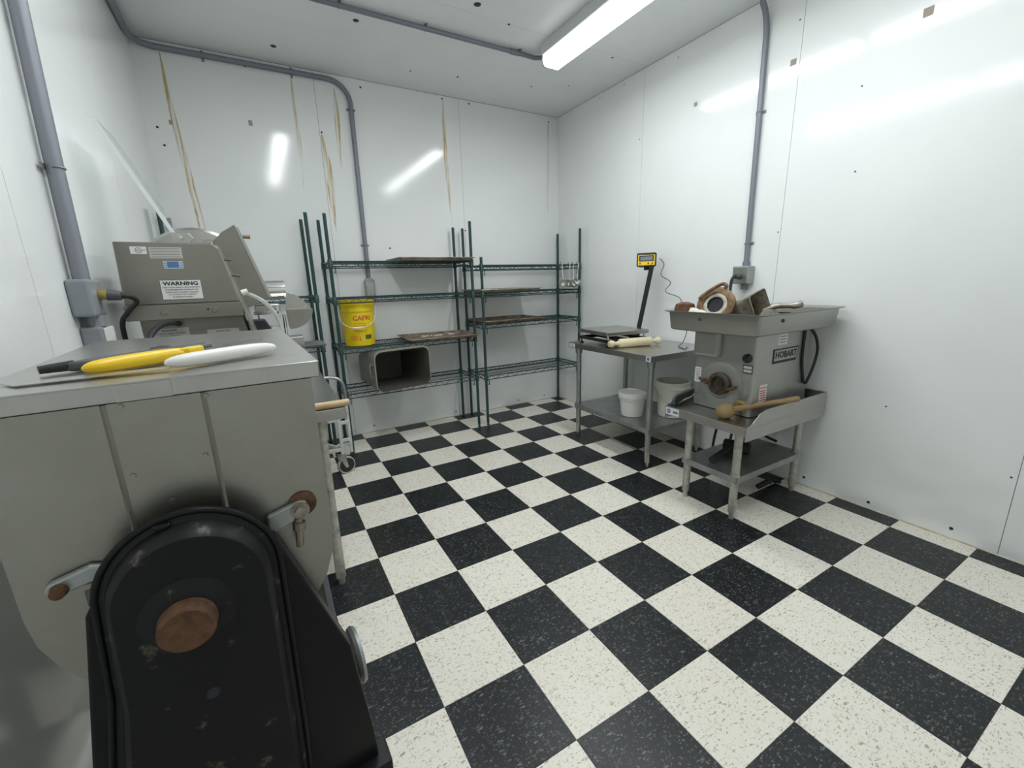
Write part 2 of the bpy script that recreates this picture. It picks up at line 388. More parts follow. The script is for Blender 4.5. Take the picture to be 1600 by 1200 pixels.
# ================================================================== conduits
def straps(t, pts, r, n):
    for p, d in pts:
        p, d = Vector(p), Vector(d).normalized(); nn = Vector(n); s_ = d.cross(nn)
        q = MB(); q.tube(arc(p, r+.0015, 0, PI, 8, s_, nn), .0025, 6)
        a, b = p+s_*(r+.001), p-s_*(r+.001)
        M = frame(p-nn*(r-.001), s_, nn); q.box(-r-.016, r+.016, -.008, .008, -.0015, .0015, M)
        q.build('strap', 'conduit_grey', t)
# right wall
t = thing('electrical_conduit', 'grey conduit running down the right wall above the grinder', 'conduit', (XR, -2.03, 1.25))
cx = XR-.017
MB().tube([(cx, -2.03, 1.40)]+[(cx, -2.018, 2.75)]+[Vector((cx-.0, -2.016, 2.75))+Vector((-.09*(1-math.cos(a)), 0, .16*math.sin(a))) for a in (.3, .6, .9, 1.2)]+[(cx-.075, -2.015, H+.01)], .0165, 14).build('pipe', 'conduit_grey', t, smooth=50)
straps(t, [((cx, -2.022, 2.33), (0, 0, 1)), ((cx, -2.028, 1.545), (0, 0, 1))], .0165, (-1, 0, 0))
MB().cyl((cx, -2.03, 1.39), (cx, -2.03, 1.43), .023, None, 14).build('coupling', 'conduit_grey', t)
bx = MB().box(XR-.075, XR, -2.085, -1.975, 1.285, 1.40).build('outlet_box', 'galvanized', t, bevel=.004)
MB().box(XR-.079, XR-.074, -2.08, -1.98, 1.29, 1.395).build('cover_plate', 'steel', bx, bevel=.002)
MB().cyl((cx, -2.03, 1.245), (cx, -2.03, 1.29), .02, None, 12).build('hub', 'conduit_grey', bx)
# back wall, turning up to the ceiling and round to the left wall
t = thing('electrical_conduit', 'grey conduit along the top of the back wall bending down behind the shelves', 'conduit', (.205, YB, 1.25))
cy = YB-.019; zt = H-.045
path = [(XL+.02, -1.3, zt), (XL+.02, -.16, zt)]+arc((XL+.17, -.16+.0, zt), .15, PI, PI/2, 6, (1, 0, 0), (0, 1.9, 0))[1:]
path = [(XL+.02, -1.3, zt), (XL+.02, -.02, zt), (XL+.03, .05, zt), (XL+.06, .1, zt), (XL+.12, cy, zt), (.02, cy, zt)]+arc((.05, cy, zt-.155), .155, PI/2, 0, 8, (1, 0, 0), (0, 0, 1))+[(.205, cy, 1.40)]
MB().tube(path, .0185, 14).build('pipe', 'conduit_grey', t, smooth=50)
straps(t, [((-.75, cy, zt), (1, 0, 0)), ((-.2, cy, zt), (1, 0, 0)), ((.205, cy, 2.72), (0, 0, 1)), ((.205, cy, 1.68), (0, 0, 1))], .0185, (0, -1, 0))
bx = MB().prism([(.165,1.21),(.245,1.21),(.245,1.385),(.225,1.405),(.185,1.405),(.165,1.385)], YB-.05, YB, 'y').build('outlet_box', 'galvanized', t, bevel=.004)
MB().box(.172, .238, YB-.054, YB-.049, 1.23, 1.37).build('cover_plate', 'steel', bx, bevel=.002)
# left wall
t = thing('electrical_conduit', 'thick grey conduit on the left wall with two outlet boxes below', 'conduit', (XL, -1.93, 1.15))
MB().tube([(XL+.03, -1.975, 1.39), (XL+.03, -1.955, 1.75), (XL+.03, -1.90, 2.3), (XL+.03, -1.86, H)], .0215, 16).build('pipe', 'conduit_grey', t, smooth=50)
straps(t, [((XL+.03, -1.957, 1.715), (0, .035, 1))], .0215, (1, 0, 0))
bx = MB().box(XL, XL+.056, -2.025, -1.90, 1.278, 1.392).build('outlet_box', 'box_grey', t, bevel=.008)
MB().cyl((XL+.035, -1.96, 1.245), (XL+.035, -1.96, 1.28), .026, None, 14).build('hub', 'box_grey', bx)
bx = MB().box(XL, XL+.054, -2.0, -1.885, 1.12, 1.245).build('outlet_box', 'box_grey', t, bevel=.008)
MB().box(XL+.054, XL+.060, -1.99, -1.895, 1.125, 1.24).build('cover_plate', 'sticker_white', bx, bevel=.002)
# along the ceiling to the lamp
t = thing('electrical_conduit', 'grey conduit crossing the ceiling to the end of the strip lamp', 'conduit', (.6, -.81, H))
MB().tube([(-.23, -1.06, H-.03), (-.225, -.9, H-.03), (-.20, -.83, H-.025), (-.14, -.81, H-.02), (1.27, -.81, H-.02), (1.35, -.815, H-.025), (1.39, -.85, H-.03), (1.40, -.95, H-.035)], .0145, 12).build('pipe', 'conduit_grey', t, smooth=50)
straps(t, [((x, -.81, H-.019), (1, 0, 0)) for x in (.0, .52, 1.22)], .0145, (0, 0, -1))
MB().cyl((1.15, -.81, H-.02), (1.21, -.81, H-.02), .018, None, 12).build('coupling', 'conduit_grey', t)

# ================================================================== wire shelving
def shelf_mesh(L_, D_):
    "one wire shelf centred on its top rail: double rims, truss wires and cross wires"
    q = MB(); hx, hy = L_/2, D_/2; r = .0032
    for s_ in (-1, 1):
        for dz, rr in ((0, .006), (-.034, .0048)):
            q.tube([(-hx, s_*hy, dz), (hx, s_*hy, dz)], rr, 6); q.tube([(s_*hx, -hy, dz), (s_*hx, hy, dz)], rr, 6)
        n = int(L_/.052); zz = [(-hx+L_*k/n, s_*hy, 0 if k % 2 else -.034) for k in range(n+1)]; q.tube(zz, .003, 4)
        n = int(D_/.052); zz = [(s_*hx, -hy+D_*k/n, 0 if k % 2 else -.034) for k in range(n+1)]; q.tube(zz, .003, 4)
    n = int(L_/.024)
    for k in range(1, n): q.tube([(-hx+L_*k/n, -hy, .002), (-hx+L_*k/n, hy, .002)], .0017, 4)
    for y in (-hy*.45, hy*.45):
        q.tube([(-hx, y, -.003), (hx, y, -.003)], .003, 5)
    me = bpy.data.meshes.new('shelf'); me.from_pydata([tuple(p) for p in q.v], [], q.f); fixnormals(me); me.materials.append(MAT['green_epoxy']); return me
def simple_mesh(name, mb, material, smooth=None):
    me = bpy.data.meshes.new(name); me.from_pydata([tuple(p) for p in mb.v], [], mb.f); fixnormals(me); me.materials.append(MAT[material])
    if smooth:
        for p in me.polygons: p.use_smooth = True
        me.set_sharp_from_angle(angle=math.radians(smooth))
    return me
collar_me = simple_mesh('collar', MB().lathe([(.0155, -.042), (.0195, -.042), (.0175, .012), (.0140, .016)], seg=14), 'green_epoxy', 40)
clip_me = simple_mesh('clip', MB().box(-.003, .003, -.003, .003, -.085, -.03).box(-.003, .003, -.003, .014, -.085, -.078), 'green_epoxy')
foot_me = simple_mesh('foot', MB().lathe([(.014, 0), (.014, .008), (.006, .012), (.006, .03)], seg=12), 'black_plastic')
def shelving(label, x0, x1, y0, y1, heights, posts):
    t = thing('shelving_unit', label, 'shelf', ((x0+x1)/2, (y0+y1)/2, 0), 0, 'green wire shelving along the back wall')
    cx_, cy_ = (x0+x1)/2, (y0+y1)/2
    for (x, y), top in zip(((x0, y0), (x1, y0), (x0, y1), (x1, y1)), posts):
        q = MB()
        prof = [(.0127, .02)]; zz = .02      # grooves every inch
        while zz < top-.03:
            prof += [(.0127, zz+.0215), (.0121, zz+.0225), (.0121, zz+.0245), (.0127, zz+.0255)]; zz += .0254
        prof += [(.0127, top-.004), (.011, top)]
        q.lathe(prof, Matrix.Translation((x-cx_, y-cy_, 0)), 12)
        p = q.build('post', 'green_epoxy', t, local=True, smooth=30)
        link('foot', foot_me, None, p, loc=(x-cx_, y-cy_, 0))
    me = shelf_mesh(x1-x0, y1-y0)
    for h in heights:
        s_ = link('shelf', me, None, t, loc=(0, 0, h))
        for sx in (-1, 1):
            for sy in (-1, 1):
                link('collar', collar_me, None, s_, loc=(sx*(x1-x0)/2, sy*(y1-y0)/2, 0))
            link('clip', clip_me, None, s_, loc=(sx*((x1-x0)/2-.03), -(y1-y0)/2, 0))
    return t
SY0, SY1 = -.290, .085
LH = (1.525, 1.25, .862, .495); RH = (1.488, 1.245, .962, .478)
shelving('dark green wire shelving unit holding the yellow bucket and grey tub', -.152, 1.005, SY0, SY1, LH, (1.865, 1.855, 1.865, 1.845))
shelving('dark green wire shelving unit in the right back corner with hanging ladles', 1.100, 2.205, SY0, SY1, RH, (1.56, 1.835, 1.84, 1.82))
shelving('dark green wire shelving unit in the left back corner behind the slicer', -1.112, -.278, SY0, SY1, (1.272, .90, .45), (1.84, 1.865, 1.84, 1.865))

# ================================================================== things on the shelves
def sheet_pan(label, cx_, cy_, z, w_, d_, rz, material, group='sheet pans on the wire shelves'):
    t = thing('sheet_pan', label, 'tray', (cx_, cy_, z), rz, group)
    q = MB(); R = []
    for sx, sz in ((-.028, .001), (-.012, .024), (0, .025), (0, .022), (-.010, .021), (-.026, .003)):
        R.append([(a, b, sz) for a, b in rrect(w_+2*sx, d_+2*sx, .02 if sx > -.02 else .012, 3)])
    inner = R[:2]; 
    q.rings([[(a, b, 0) for a, b in rrect(w_-.06, d_-.06, .012, 3)]]+[[(a, b, .0) for a, b in rrect(w_-.056, d_-.056, .012, 3)],
             [(a, b, .021) for a, b in rrect(w_-.02, d_-.02, .018, 3)], [(a, b, .021) for a, b in rrect(w_, d_, .02, 3)],
             [(a, b, .0255) for a, b in rrect(w_, d_, .02, 3)], [(a, b, .0255) for a, b in rrect(w_-.024, d_-.024, .018, 3)],
             [(a, b, .002) for a, b in rrect(w_-.062, d_-.062, .012, 3)]])
    q.build('pan', material, t, local=True, smooth=30)
    q = MB(); q.tube([(a, b, .0235) for a, b in rrect(w_, d_, .02, 3)], .0035, 6, closed=True); q.build('rim', material, t, local=True, smooth=60)
    return t
sheet_pan('dull metal sheet pan overhanging the top shelf above the bucket', .69, -.12, LH[0]+.006, .66, .455, 0, 'tray')
p = sheet_pan('stained sheet pan with white flakes, level with the yellow bucket', .71, -.135, LH[2]+.006, .64, .455, -.05, 'tray_rust')
q = MB()
for k in range(34):
    a, b = random.choice((-.1, -.06, .0, .05, .17, .2))+random.gauss(0, .022), random.uniform(.10, .19)
    s_ = random.uniform(.004, .012); q.box(a-s_, a+s_, b-s_*.6, b+s_*.6, .002, .004+s_*.5)
o = q.build('flakes', 'crumbs', p, local=True); o['kind'] = 'stuff'
sheet_pan('flat grey sheet pan on the second shelf left of the ladles', 1.40, -.10, RH[1]+.006, .66, .44, 0, 'tray')
sheet_pan('rusty brown sheet pan on the third shelf below the flat grey one', 1.43, -.10, RH[2]+.006, .66, .44, 0, 'tray_rust')

# yellow bucket
bz = LH[2]+.006; bx_, by_ = .032, -.13
t = thing('plastic_bucket', 'yellow plastic bucket with red lettering and a wire handle', 'bucket', (bx_, by_, bz))
q = MB(); q.lathe([(.112, 0), (.117, .004), (.132, .275), (.137, .276), (.138, .29), (.133, .292), (.134, .318), (.139, .319), (.140, .335), (.135, .337), (.1355, .352), (.141, .353), (.141, .366), (.132, .367), (.128, .30), (.108, .006)], None, 40)
q.build('pail', 'yellow_plastic', t, local=True, smooth=30)
th = math.radians(-36)      # wire ends sit on a line turned toward the room
u_ = Vector((math.cos(th), math.sin(th), 0)); v_ = Vector((math.sin(th), -math.cos(th), 0)).normalized()
v_ = Vector((-.22, -.975, 0)); u_ = Vector((.975, -.22, 0))
hp = [u_*.145*math.cos(a)+v_*(.145*1.10*math.sin(a))+Vector((0, 0, .315-.165*math.sin(a)**.6)) for a in [PI*k/22 for k in range(23)]]
q = MB(); q.tube(hp, .0028, 8); h_ = q.build('wire_handle', 'white_plastic', t, local=True, smooth=60)
q = MB(); q.cyl(hp[9], hp[13], .007, None, 10); q.build('grip', 'white_plastic', h_, local=True, smooth=60)
def bucket_text(body, h_, z, material, ang, sq=1.):
    r = .1175+.0148*(z/.275)+.0008
    n = Vector((math.sin(ang), -math.cos(ang), 0)); M = frame(Vector((bx_, by_, bz+z))+n*r, (math.cos(ang), math.sin(ang), 0), n)
    text('lettering', body, h_, material, t, M, wrap=r, squeeze=sq, bold=.0012)
FA = -.45
bucket_text('CAPRI', .036, .225, 'ink_red', FA+.50, 1.05)
for z_, w_, m_ in ((.183, .09, 'ink_orange'), (.165, .10, 'ink_orange'), (.128, .10, 'ink_orange'), (.118, .09, 'ink_orange')):
    r = .1175+.0148*(z_/.275)+.0006
    q = MB(); n = 10; a0 = FA+.35
    vs = [(r*math.sin(a0+(k/n-.5)*w_/r), -r*math.cos(a0+(k/n-.5)*w_/r), z_+dz) for dz in (-.0025, .0025) for k in range(n+1)]
    q.add(vs, [(k, k+1, n+2+k, n+1+k) for k in range(n)]).build('printed_line', m_, t, local=True)
def print_block(a0, w_, z0, z1, m_):
    n = 8; r0, r1 = .1175+.0148*(z0/.275)+.0006, .1175+.0148*(z1/.275)+.0006
    vs = [(r*math.sin(a0+(k/n-.5)*w_/r), -r*math.cos(a0+(k/n-.5)*w_/r), z) for r, z in ((r0, z0), (r1, z1)) for k in range(n+1)]
    MB().add(vs, [(k, k+1, n+2+k, n+1+k) for k in range(n)]).build('printed_block', m_, t, local=True)
for k in range(5): print_block(FA-.28+k*.095, .007, .050, .088, 'ink_orange')
print_block(FA+.28, .02, .045, .06, 'ink_orange'); print_block(FA+.28, .01, .06, .085, 'ink_orange')
print_block(FA+.85, .052, .055, .09, 'ink_green')

# grey tub on its side, mouth to the room
z0 = LH[3]+.006
t = thing('storage_tub', 'grey plastic tub lying on its side with its open mouth facing out', 'tub', (.265, -.11, z0), math.radians(9))
outer = [(.38, .262, .045, .215), (.40, .278, .05, .20), (.435, .30, .05, -.03), (.462, .318, .055, -.235), (.488, .338, .06, -.238), (.488, .338, .06, -.268), (.470, .324, .058, -.27)]
inner = [(.470, .324, .058, -.27), (.450, .306, .052, -.23), (.425, .29, .045, -.03), (.37, .26, .04, .195)]
zc = .170
def tub_rings(pr): return [[(a, y, zc+b-(.338-h_)*.45) for a, b in rrect(w_, h_, r_, 6)] for w_, h_, r_, y in pr]
q = MB(); q.rings(tub_rings(outer), False); o_ = tub_rings(outer)[0]; q.add(o_, [tuple(range(len(o_)))]); q.build('shell', 'bin_grey', t, local=True, smooth=50)
q = MB(); q.rings(tub_rings(inner), False); o_ = tub_rings(inner)[-1]; q.add(o_, [tuple(range(len(o_)))]); q.build('inside', 'tub_inside', t, local=True, smooth=50)
for s_ in (-1, 1):
    q = MB(); q.tube(smoothpath([(s_*.232, -.20, zc-.055), (s_*.252, -.20, zc-.045), (s_*.254, -.20, zc+.045), (s_*.232, -.20, zc+.055)], 4), .008, 8); q.build('handle', 'bin_grey', t, local=True, smooth=60)
    q = MB(); q.box(s_*.224-.004, s_*.224+.004, -.15, -.13, zc-.05, zc+.04); q.build('slot', 'black_plastic', t, local=True, bevel=.003)

# ladles hanging from the top shelf rail
def ladle(label, x, lean, fwd, ln, r, turn):
    top = Vector((x, SY0, RH[0]+.006)); t = thing('ladle', label, 'ladle', (x, SY0, RH[0]+.006), 0, 'ladles hung from the corner shelving')
    a = top+Vector((.0, -.012, 0)); b = top+Vector((lean, -.03-fwd, -ln))
    hook = [top+Vector((0, .018, -.022)), top+Vector((0, .016, .004)), top+Vector((0, .006, .016)), top+Vector((0, -.007, .014)), a+Vector((0, -.003, -.01)), a.lerp(b, .3), b]
    MB().tube(smoothpath(hook, 5), .0042, 8).build('handle', 'steel', t, smooth=60)
    n = Vector((turn, -.75, .62)).normalized(); M = frame(b+Vector((0, 0, -r*.75)), (1, 0, 0), n)
    out = [(r*math.sin(k*PI/16), -r*.85*math.cos(k*PI/16)) for k in range(0, 9)]
    prof = [(max(a_, .001), h_) for a_, h_ in out]+[(r*1.04, .001)]+[(max(a_-.003, .0008), h_+.003) for a_, h_ in reversed(out[:8])]
    MB().lathe(prof, M, 20).build('bowl', 'cast_grey', t, smooth=40)
ladle('leftmost ladle on the corner shelf, its bowl turned to the room', 1.975, -.012, .02, .15, .045, -.45)
ladle('second ladle from the left on the corner shelf, handle leaning left', 2.072, -.035, .01, .15, .045, -.1)
ladle('third ladle from the left, close beside the second one', 2.118, -.045, .045, .155, .044, .1)
ladle('rightmost ladle, hung next to the corner post', 2.178, -.04, .02, .14, .045, .1)

# ================================================================== work table with the scale
TZ = .83
t = thing('work_table', 'stainless work table with galvanized undershelf against the right wall', 'table', (1.9, -1.4, 0))
x0, x1, y0, y1 = 1.57, 2.235, -1.855, -.945
q = MB(); q.box(x0, x1, y0, y1, TZ-.004, TZ); q.box(x0, x0+.004, y0, y1, TZ-.042, TZ-.003); q.box(x0, x1, y0, y0+.004, TZ-.042, TZ-.003); q.box(x0, x1, y1-.004, y1, TZ-.042, TZ-.003)
q.build('tabletop', 'steel_top', t, bevel=.0015)
MB().box(x1-.004, x1, y0, y1, TZ-.042, TZ+.0).build('back_apron', 'steel_top', t)
def sticker(parent, name, M, w_, h_, material='sticker_white', th_=.0006):
    q = MB(); q.box(-w_/2, w_/2, -h_/2, h_, 0, th_, M) if False else q.box(-w_/2, w_/2, -h_/2, h_/2, 0, th_, M)
    return q.build(name, material, parent)
M = frame((x0-.001, y1-.05, TZ-.021), (0, -1, 0), (-1, 0, 0)); st = sticker(t, 'maker_plate', M, .075, .03)
for k in range(3):
    q = MB(); q.box(-.02, .02, .006-k*.008-.0015, .006-k*.008+.0015, .0006, .0008, M); q.build('printed_line', 'ink_grey', st)
M = frame((x0-.001, y0+.03, TZ-.021), (0, -1, 0), (-1, 0, 0)); st = sticker(t, 'certification_mark', M, .04, .036)
MB().lathe([(.013, .0006), (.013, .0009)], M, 20).build('printed_disc', 'sticker_blue', st)
for x in (1.63, 2.175):
    for y in (-1.80, -1.01):
        g = MB(); g.cyl((x, y, .12), (x, y, TZ-.04), .0205, None, 18); lg = g.build('leg', 'galvanized', t, smooth=50)
        MB().cyl((x, y, TZ-.09), (x, y, TZ-.03), .027, .032, 18).build('socket', 'galvanized', lg, smooth=50)
        MB().lathe([(.008, 0), (.013, .004), (.014, .03), (.019, .035), (.0185, .16)], Matrix.Translation((x, y, 0)), 16).build('foot', 'steel', lg, smooth=40)
        MB().cyl((x, y, .245), (x, y, .30), .0235, None, 18).build('shelf_clamp', 'galvanized', lg, smooth=50)
q = MB(); q.box(1.605, 2.20, -1.825, -.985, .293, .297); q.box(1.605, 1.609, -1.825, -.985, .262, .296); q.box(1.605, 2.2, -1.825, -1.821, .262, .296); q.box(1.605, 2.2, -.989, -.985, .262, .296)
q.build('undershelf', 'galvanized', t, bevel=.0015)
# platform scale
t = thing('platform_scale', 'bench scale with steel platform and yellow display on a black pole', 'scale', (1.8, -1.225, TZ), math.radians(-6))
q = MB(); q.box(-.2, .2, -.2, .2, .088, .118); q.build('platform', 'steel_top', t, local=True, bevel=.004)
q = MB(); q.box(-.19, .19, -.195, -.175, .034, .06); q.box(-.19, .19, .175, .195, .034, .06); q.box(-.19, -.17, -.2, .2, .036, .058); q.box(.17, .19, -.2, .2, .036, .058); q.box(-.03, .03, -.2, .2, .036, .058)
q.build('base_frame', 'black_plastic', t, local=True, bevel=.002)
for sx in (-1, 1):
    for sy in (-1, 1):
        q = MB(); q.lathe([(.018, 0), (.018, .007), (.006, .011), (.006, .036)], Matrix.Translation((sx*.175, sy*.18, 0)), 14); q.build('foot', 'rubber', t, local=True)
        q = MB(); q.cyl((sx*.175, sy*.18, .058), (sx*.175, sy*.18, .09), .009, None, 12); q.build('support_pad', 'chrome', t, local=True)
Ri = Matrix.Rotation(math.radians(6), 3, 'Z'); b0 = Ri @ Vector((.247, -.033, .05)); b1 = Ri @ Vector((.30, -.109, .61))
q = MB(); q.cyl((.17, b0.y, .047), (.26, b0.y, .047), .016, None, 10); q.build('pole_bracket', 'black_plastic', t, local=True)
q = MB(); q.cyl(b0, b1, .0185, None, 18); pole = q.build('pole', 'black_plastic', t, local=True, smooth=50)
# display head turned toward the camera side
hc = b1+Ri @ Vector((-.015, .045, .04)); M = frame(hc, Ri @ Vector((.62, -.78, .0)), Ri @ Vector((-.76, -.60, .12)))
q = MB(); q.rings([[M @ Vector((a, b, z)) for a, b in rrect(w_, h_, .012, 3)] for w_, h_, z in ((.10, .075, -.075), (.13, .10, -.055), (.135, .10, .0), (.15, .108, .004), (.15, .108, .016), (.14, .098, .02))])
hd = q.build('display_head', 'black_plastic', t, local=True, smooth=30)
q = MB(); q.box(-.064, .064, -.044, .036, .0195, .0212, M); q.build('yellow_panel', 'yellow_handle', hd, local=True)
q = MB(); q.box(-.056, .056, -.014, .031, .021, .0222, M); q.build('display_bezel', 'ink_black', hd, local=True)
q = MB(); q.box(-.047, .047, -.007, .024, .022, .0228, M); q.build('display_screen', 'display', hd, local=True)
for k in (-.048, -.005 + .02, .045):
    q = MB(); q.lathe([(.006, .021), (.006, .0228)], M @ Matrix.Translation((k, -.03, 0)), 10); q.build('button', 'ink_black', hd, local=True)
q = MB(); q.box(-.02, .02, -.075, -.045, -.045, -.02, M); q.build('head_bracket', 'black_plastic', hd, local=True)
cp = smoothpath([(2.14, -1.37, 1.49), (2.16, -1.40, 1.44), (2.15, -1.385, 1.36), (2.19, -1.45, 1.30), (2.17, -1.42, 1.23), (2.21, -1.53, 1.18), (2.20, -1.56, 1.10), (2.2, -1.62, .95), (2.12, -1.66, .86), (2.02, -1.70, .836), (1.97, -1.80, .834), (2.05, -1.75, .834)], 5)
o = single(MB().tube(cp, .0028, 6), 'scale_cord', 'rubber', 'thin black cord hanging in zigzags from the scale display', 'cord', (2.14, -1.5, .83), smooth=60)
# rolling pin
t = thing('rolling_pin', 'pale wooden rolling pin lying under the scale platform', 'rolling pin', (1.75, -1.46, TZ))
a, b = Vector((1.625, -1.365, TZ+.034)), Vector((1.955, -1.585, TZ+.034)); d = (b-a)
a, b = Vector((1.592, -1.425, TZ+.034)), Vector((1.95, -1.505, TZ+.034)); d = (b-a).normalized()
M = frame(a, (0, 0, 1), d)
MB().lathe([(.024, .075), (.030, .08), (.034, .09), (.034, .345), (.03, .355)], M, 22).build('roller', 'wood_pale', t, smooth=40)
MB().lathe([(.012, -.012), (.023, -.008), (.027, .008), (.026, .024), (.017, .036), (.014, .055), (.02, .076)], M, 20).build('handle', 'wood_pale', t, smooth=40)
MB().lathe([(.02, .354), (.014, .375), (.017, .40), (.026, .412), (.027, .428), (.02, .44)], M, 20).build('handle', 'wood_pale', t, smooth=40)
# pails on the undershelf
def pail(label, x, y, r0, r1, h, m_, wire):
    t = thing('plastic_pail', label, 'bucket', (x, y, .297), 0, 'white pails under the work table')
    q = MB(); q.lathe([(r0-.01, 0), (r0, .004), (r1, h-.05), (r1+.008, h-.05), (r1+.009, h-.04), (r1+.004, h-.038), (r1+.005, h-.008), (r1+.009, h-.007), (r1+.009, h), (r1-.003, h), (r1-.006, h-.06), (r0-.006, .006)], None, 36)
    q.build('body', m_, t, local=True, smooth=30)
    if wire:
        hp = [Vector((-.78, .62, 0))*(r1+.012)*math.cos(a)+Vector((-.62, -.78, 0))*(r1+.014)*math.sin(a)+Vector((0, 0, h-.055-.09*math.sin(a))) for a in [PI*k/18 for k in range(19)]]
        q = MB(); q.tube(hp, .0022, 6); q.build('wire_handle', 'steel', t, local=True)
    else:
        q = MB(); q.lathe([(r1+.011, h-.035), (r1+.013, h-.03), (r1+.012, h+.004), (r1-.004, h+.006), (r1-.012, h-.002), (.001, h-.002)], None, 36); q.build('lid', 'white_plastic', t, local=True, smooth=40)
pail('squat white pail with a thick rim at the front of the undershelf', 1.765, -1.505, .082, .096, .185, 'white_plastic', False)
pail('taller translucent white pail with wire handle behind the squat one', 2.01, -1.68, .100, .118, .275, 'natural_plastic', True)

# ================================================================== equipment stand and grinder
GZ = .575
t = thing('equipment_stand', 'low stainless equipment stand with raised sides under the grinder', 'table', (1.82, -2.37, 0))
gx0, gx1, gy0, gy1 = 1.43, 2.215, -2.625, -2.105
q = MB(); q.box(gx0, gx1, gy0, gy1, GZ-.004, GZ); q.box(gx0, gx0+.004, gy0, gy1, GZ-.05, GZ-.002)
q.build('tabletop', 'steel_top', t, bevel=.0015)
for y, s_ in ((gy0, 1), (gy1, -1)):
    MB().prism([(gx0, GZ-.075), (gx1, GZ-.075), (gx1, GZ+.075), (gx0+.17, GZ+.075), (gx0+.11, GZ+.062), (gx0+.04, GZ+.012), (gx0, GZ)], min(y, y+s_*.004), max(y, y+s_*.004), 'y').build('side_rim', 'steel', t, bevel=.001)
MB().box(gx1-.004, gx1, gy0, gy1, GZ-.075, GZ+.075).build('back_rim', 'steel', t, bevel=.001)
M = frame((gx0-.001, gy1-.055, GZ-.026), (0, -1, 0), (-1, 0, 0)); st = sticker(t, 'maker_sticker', M, .095, .042)
MB().lathe([(.014, .0006), (.014, .0009)], M @ Matrix.Translation((-.026, 0, 0)), 20).build('printed_disc', 'sticker_blue', st)
text('lettering', 'NSF', .008, 'sticker_white', st, M @ Matrix.Translation((-.026, 0, .0011)))
MB().box(.004, .04, -.008, .006, .0006, .0009, M).build('printed_bar', 'sticker_blue', st)
for x in (1.505, 2.12):
    for y in (-2.545, -2.235):
        lg = MB().cyl((x, y, .10), (x, y, GZ-.03), .0215, None, 16).build('leg', 'worn_leg', t, smooth=50)
        MB().cyl((x, y, .225), (x, y, .275), .0255, None, 16).build('shelf_clamp', 'worn_leg', lg, smooth=50)
        MB().cyl((x, y, GZ-.07), (x, y, GZ-.005), .028, .03, 16).build('socket', 'worn_leg', lg, smooth=50)
        MB().lathe([(.013, 0), (.014, .035), (.021, .04), (.0205, .13)], Matrix.Translation((x, y, 0)), 14).build('foot', 'worn_leg', lg, smooth=40)
q = MB(); q.box(1.48, 2.15, -2.57, -2.21, .258, .262); q.box(1.48, 1.484, -2.57, -2.21, .225, .261); q.box(1.48, 2.15, -2.57, -2.566, .225, .261); q.box(1.48, 2.15, -2.214, -2.21, .225, .261)
q.build('undershelf', 'galvanized', t, bevel=.0015)

t = thing('meat_grinder', 'grey bench meat grinder with a feed pan on top', 'meat grinder', (1.9, -2.36, GZ))
ax0, ax1, ay0, ay1, az1 = 1.60, 2.165, -2.535, -2.165, 1.045
q = MB(); q.rings([[(a+(ax0+ax1)/2, b+(ay0+ay1)/2, z) for a, b in rrect(ax1-ax0, ay1-ay0, .018, 3)] for z in (GZ+.004, az1)])
body = q.build('housing', 'cast_grey', t, smooth=40)
MB().box(ax0-.035, ax0+.02, ay0+.20, ay1-.004, .885, az1-.004).build('feed_tube_cover', 'cast_grey', t, bevel=.02)
q = MB(); q.lathe([(.135, -.002), (.135, .004), (.12, .007), (.075, .008), (.072, .004)], frame((ax0, -2.345, .725), (0, 1, 0), (-1, 0, 0)), 36); q.build('hub_plate', 'cast_grey', t, smooth=30)
q = MB(); q.lathe([(.066, 0), (.066, .03), (.058, .034), (.045, .034), (.040, .01), (.001, .008)], frame((ax0, -2.35, .74), (0, 1, 0), (-1, 0, 0)), 30); hub = q.build('drive_hub', 'hub_dark', t, smooth=35)
MB().box(ax0-.016, ax0-.012, -2.37, -2.335, .724, .758).build('drive_socket', 'ink_black', hub)
for y, z_, d in ((-2.252, .742, 1), (-2.432, .728, -1)):
    q = MB(); q.cyl((ax0, y, z_), (ax0-.035, y, z_), .011, None, 10); q.cyl((ax0-.03, y-.028, z_-.012*d), (ax0-.03, y+.028, z_+.012*d), .009, .007, 8); q.build('clamp_bolt', 'rust', t, smooth=50)
q = MB(); q.lathe([(.026, 0), (.024, .014), (.016, .02), (.014, .03)], frame((ax0, -2.492, .905), (0, 1, 0), (-1, 0, 0)), 18); q.build('switch_knob', 'black_plastic', t, smooth=40)
q = MB(); q.lathe([(.030, 0), (.029, .008), (.02, .010), (.001, .010)], frame((ax0, -2.488, .70), (0, 1, 0), (-1, 0, 0)), 24); q.build('cap', 'galvanized', t, smooth=40)
q = MB(); q.lathe([(.034, 0), (.034, .008), (.03, .010), (.001, .009)], frame((ax0, -2.475, .63), (0, 1, 0), (-1, 0, 0)), 24); q.build('cap', 'brass', t, smooth=40)
M = frame((ax0-.0005, -2.192, .765), (0, -1, 0), (-1, 0, 0)); st = sticker(t, 'warning_sticker', M, .042, .09)
for k in range(8): q = MB(); q.box(-.015, .015, .035-k*.0095-.002, .035-k*.0095+.002, .0006, .0008, M); q.build('printed_line', 'ink_grey', st)
M = frame((ax0-.0005, -2.497, .845), (0, -1, 0), (-1, 0, 0)); st = sticker(t, 'switch_label', M, .058, .05, 'dark_grey')
for k, w_ in ((.010, .045), (-.010, .045)):
    q = MB(); q.box(-w_/2, w_/2, k-.007, k+.007, .0006, .0008, M); q.build('printed_line', 'sticker_grey', st)
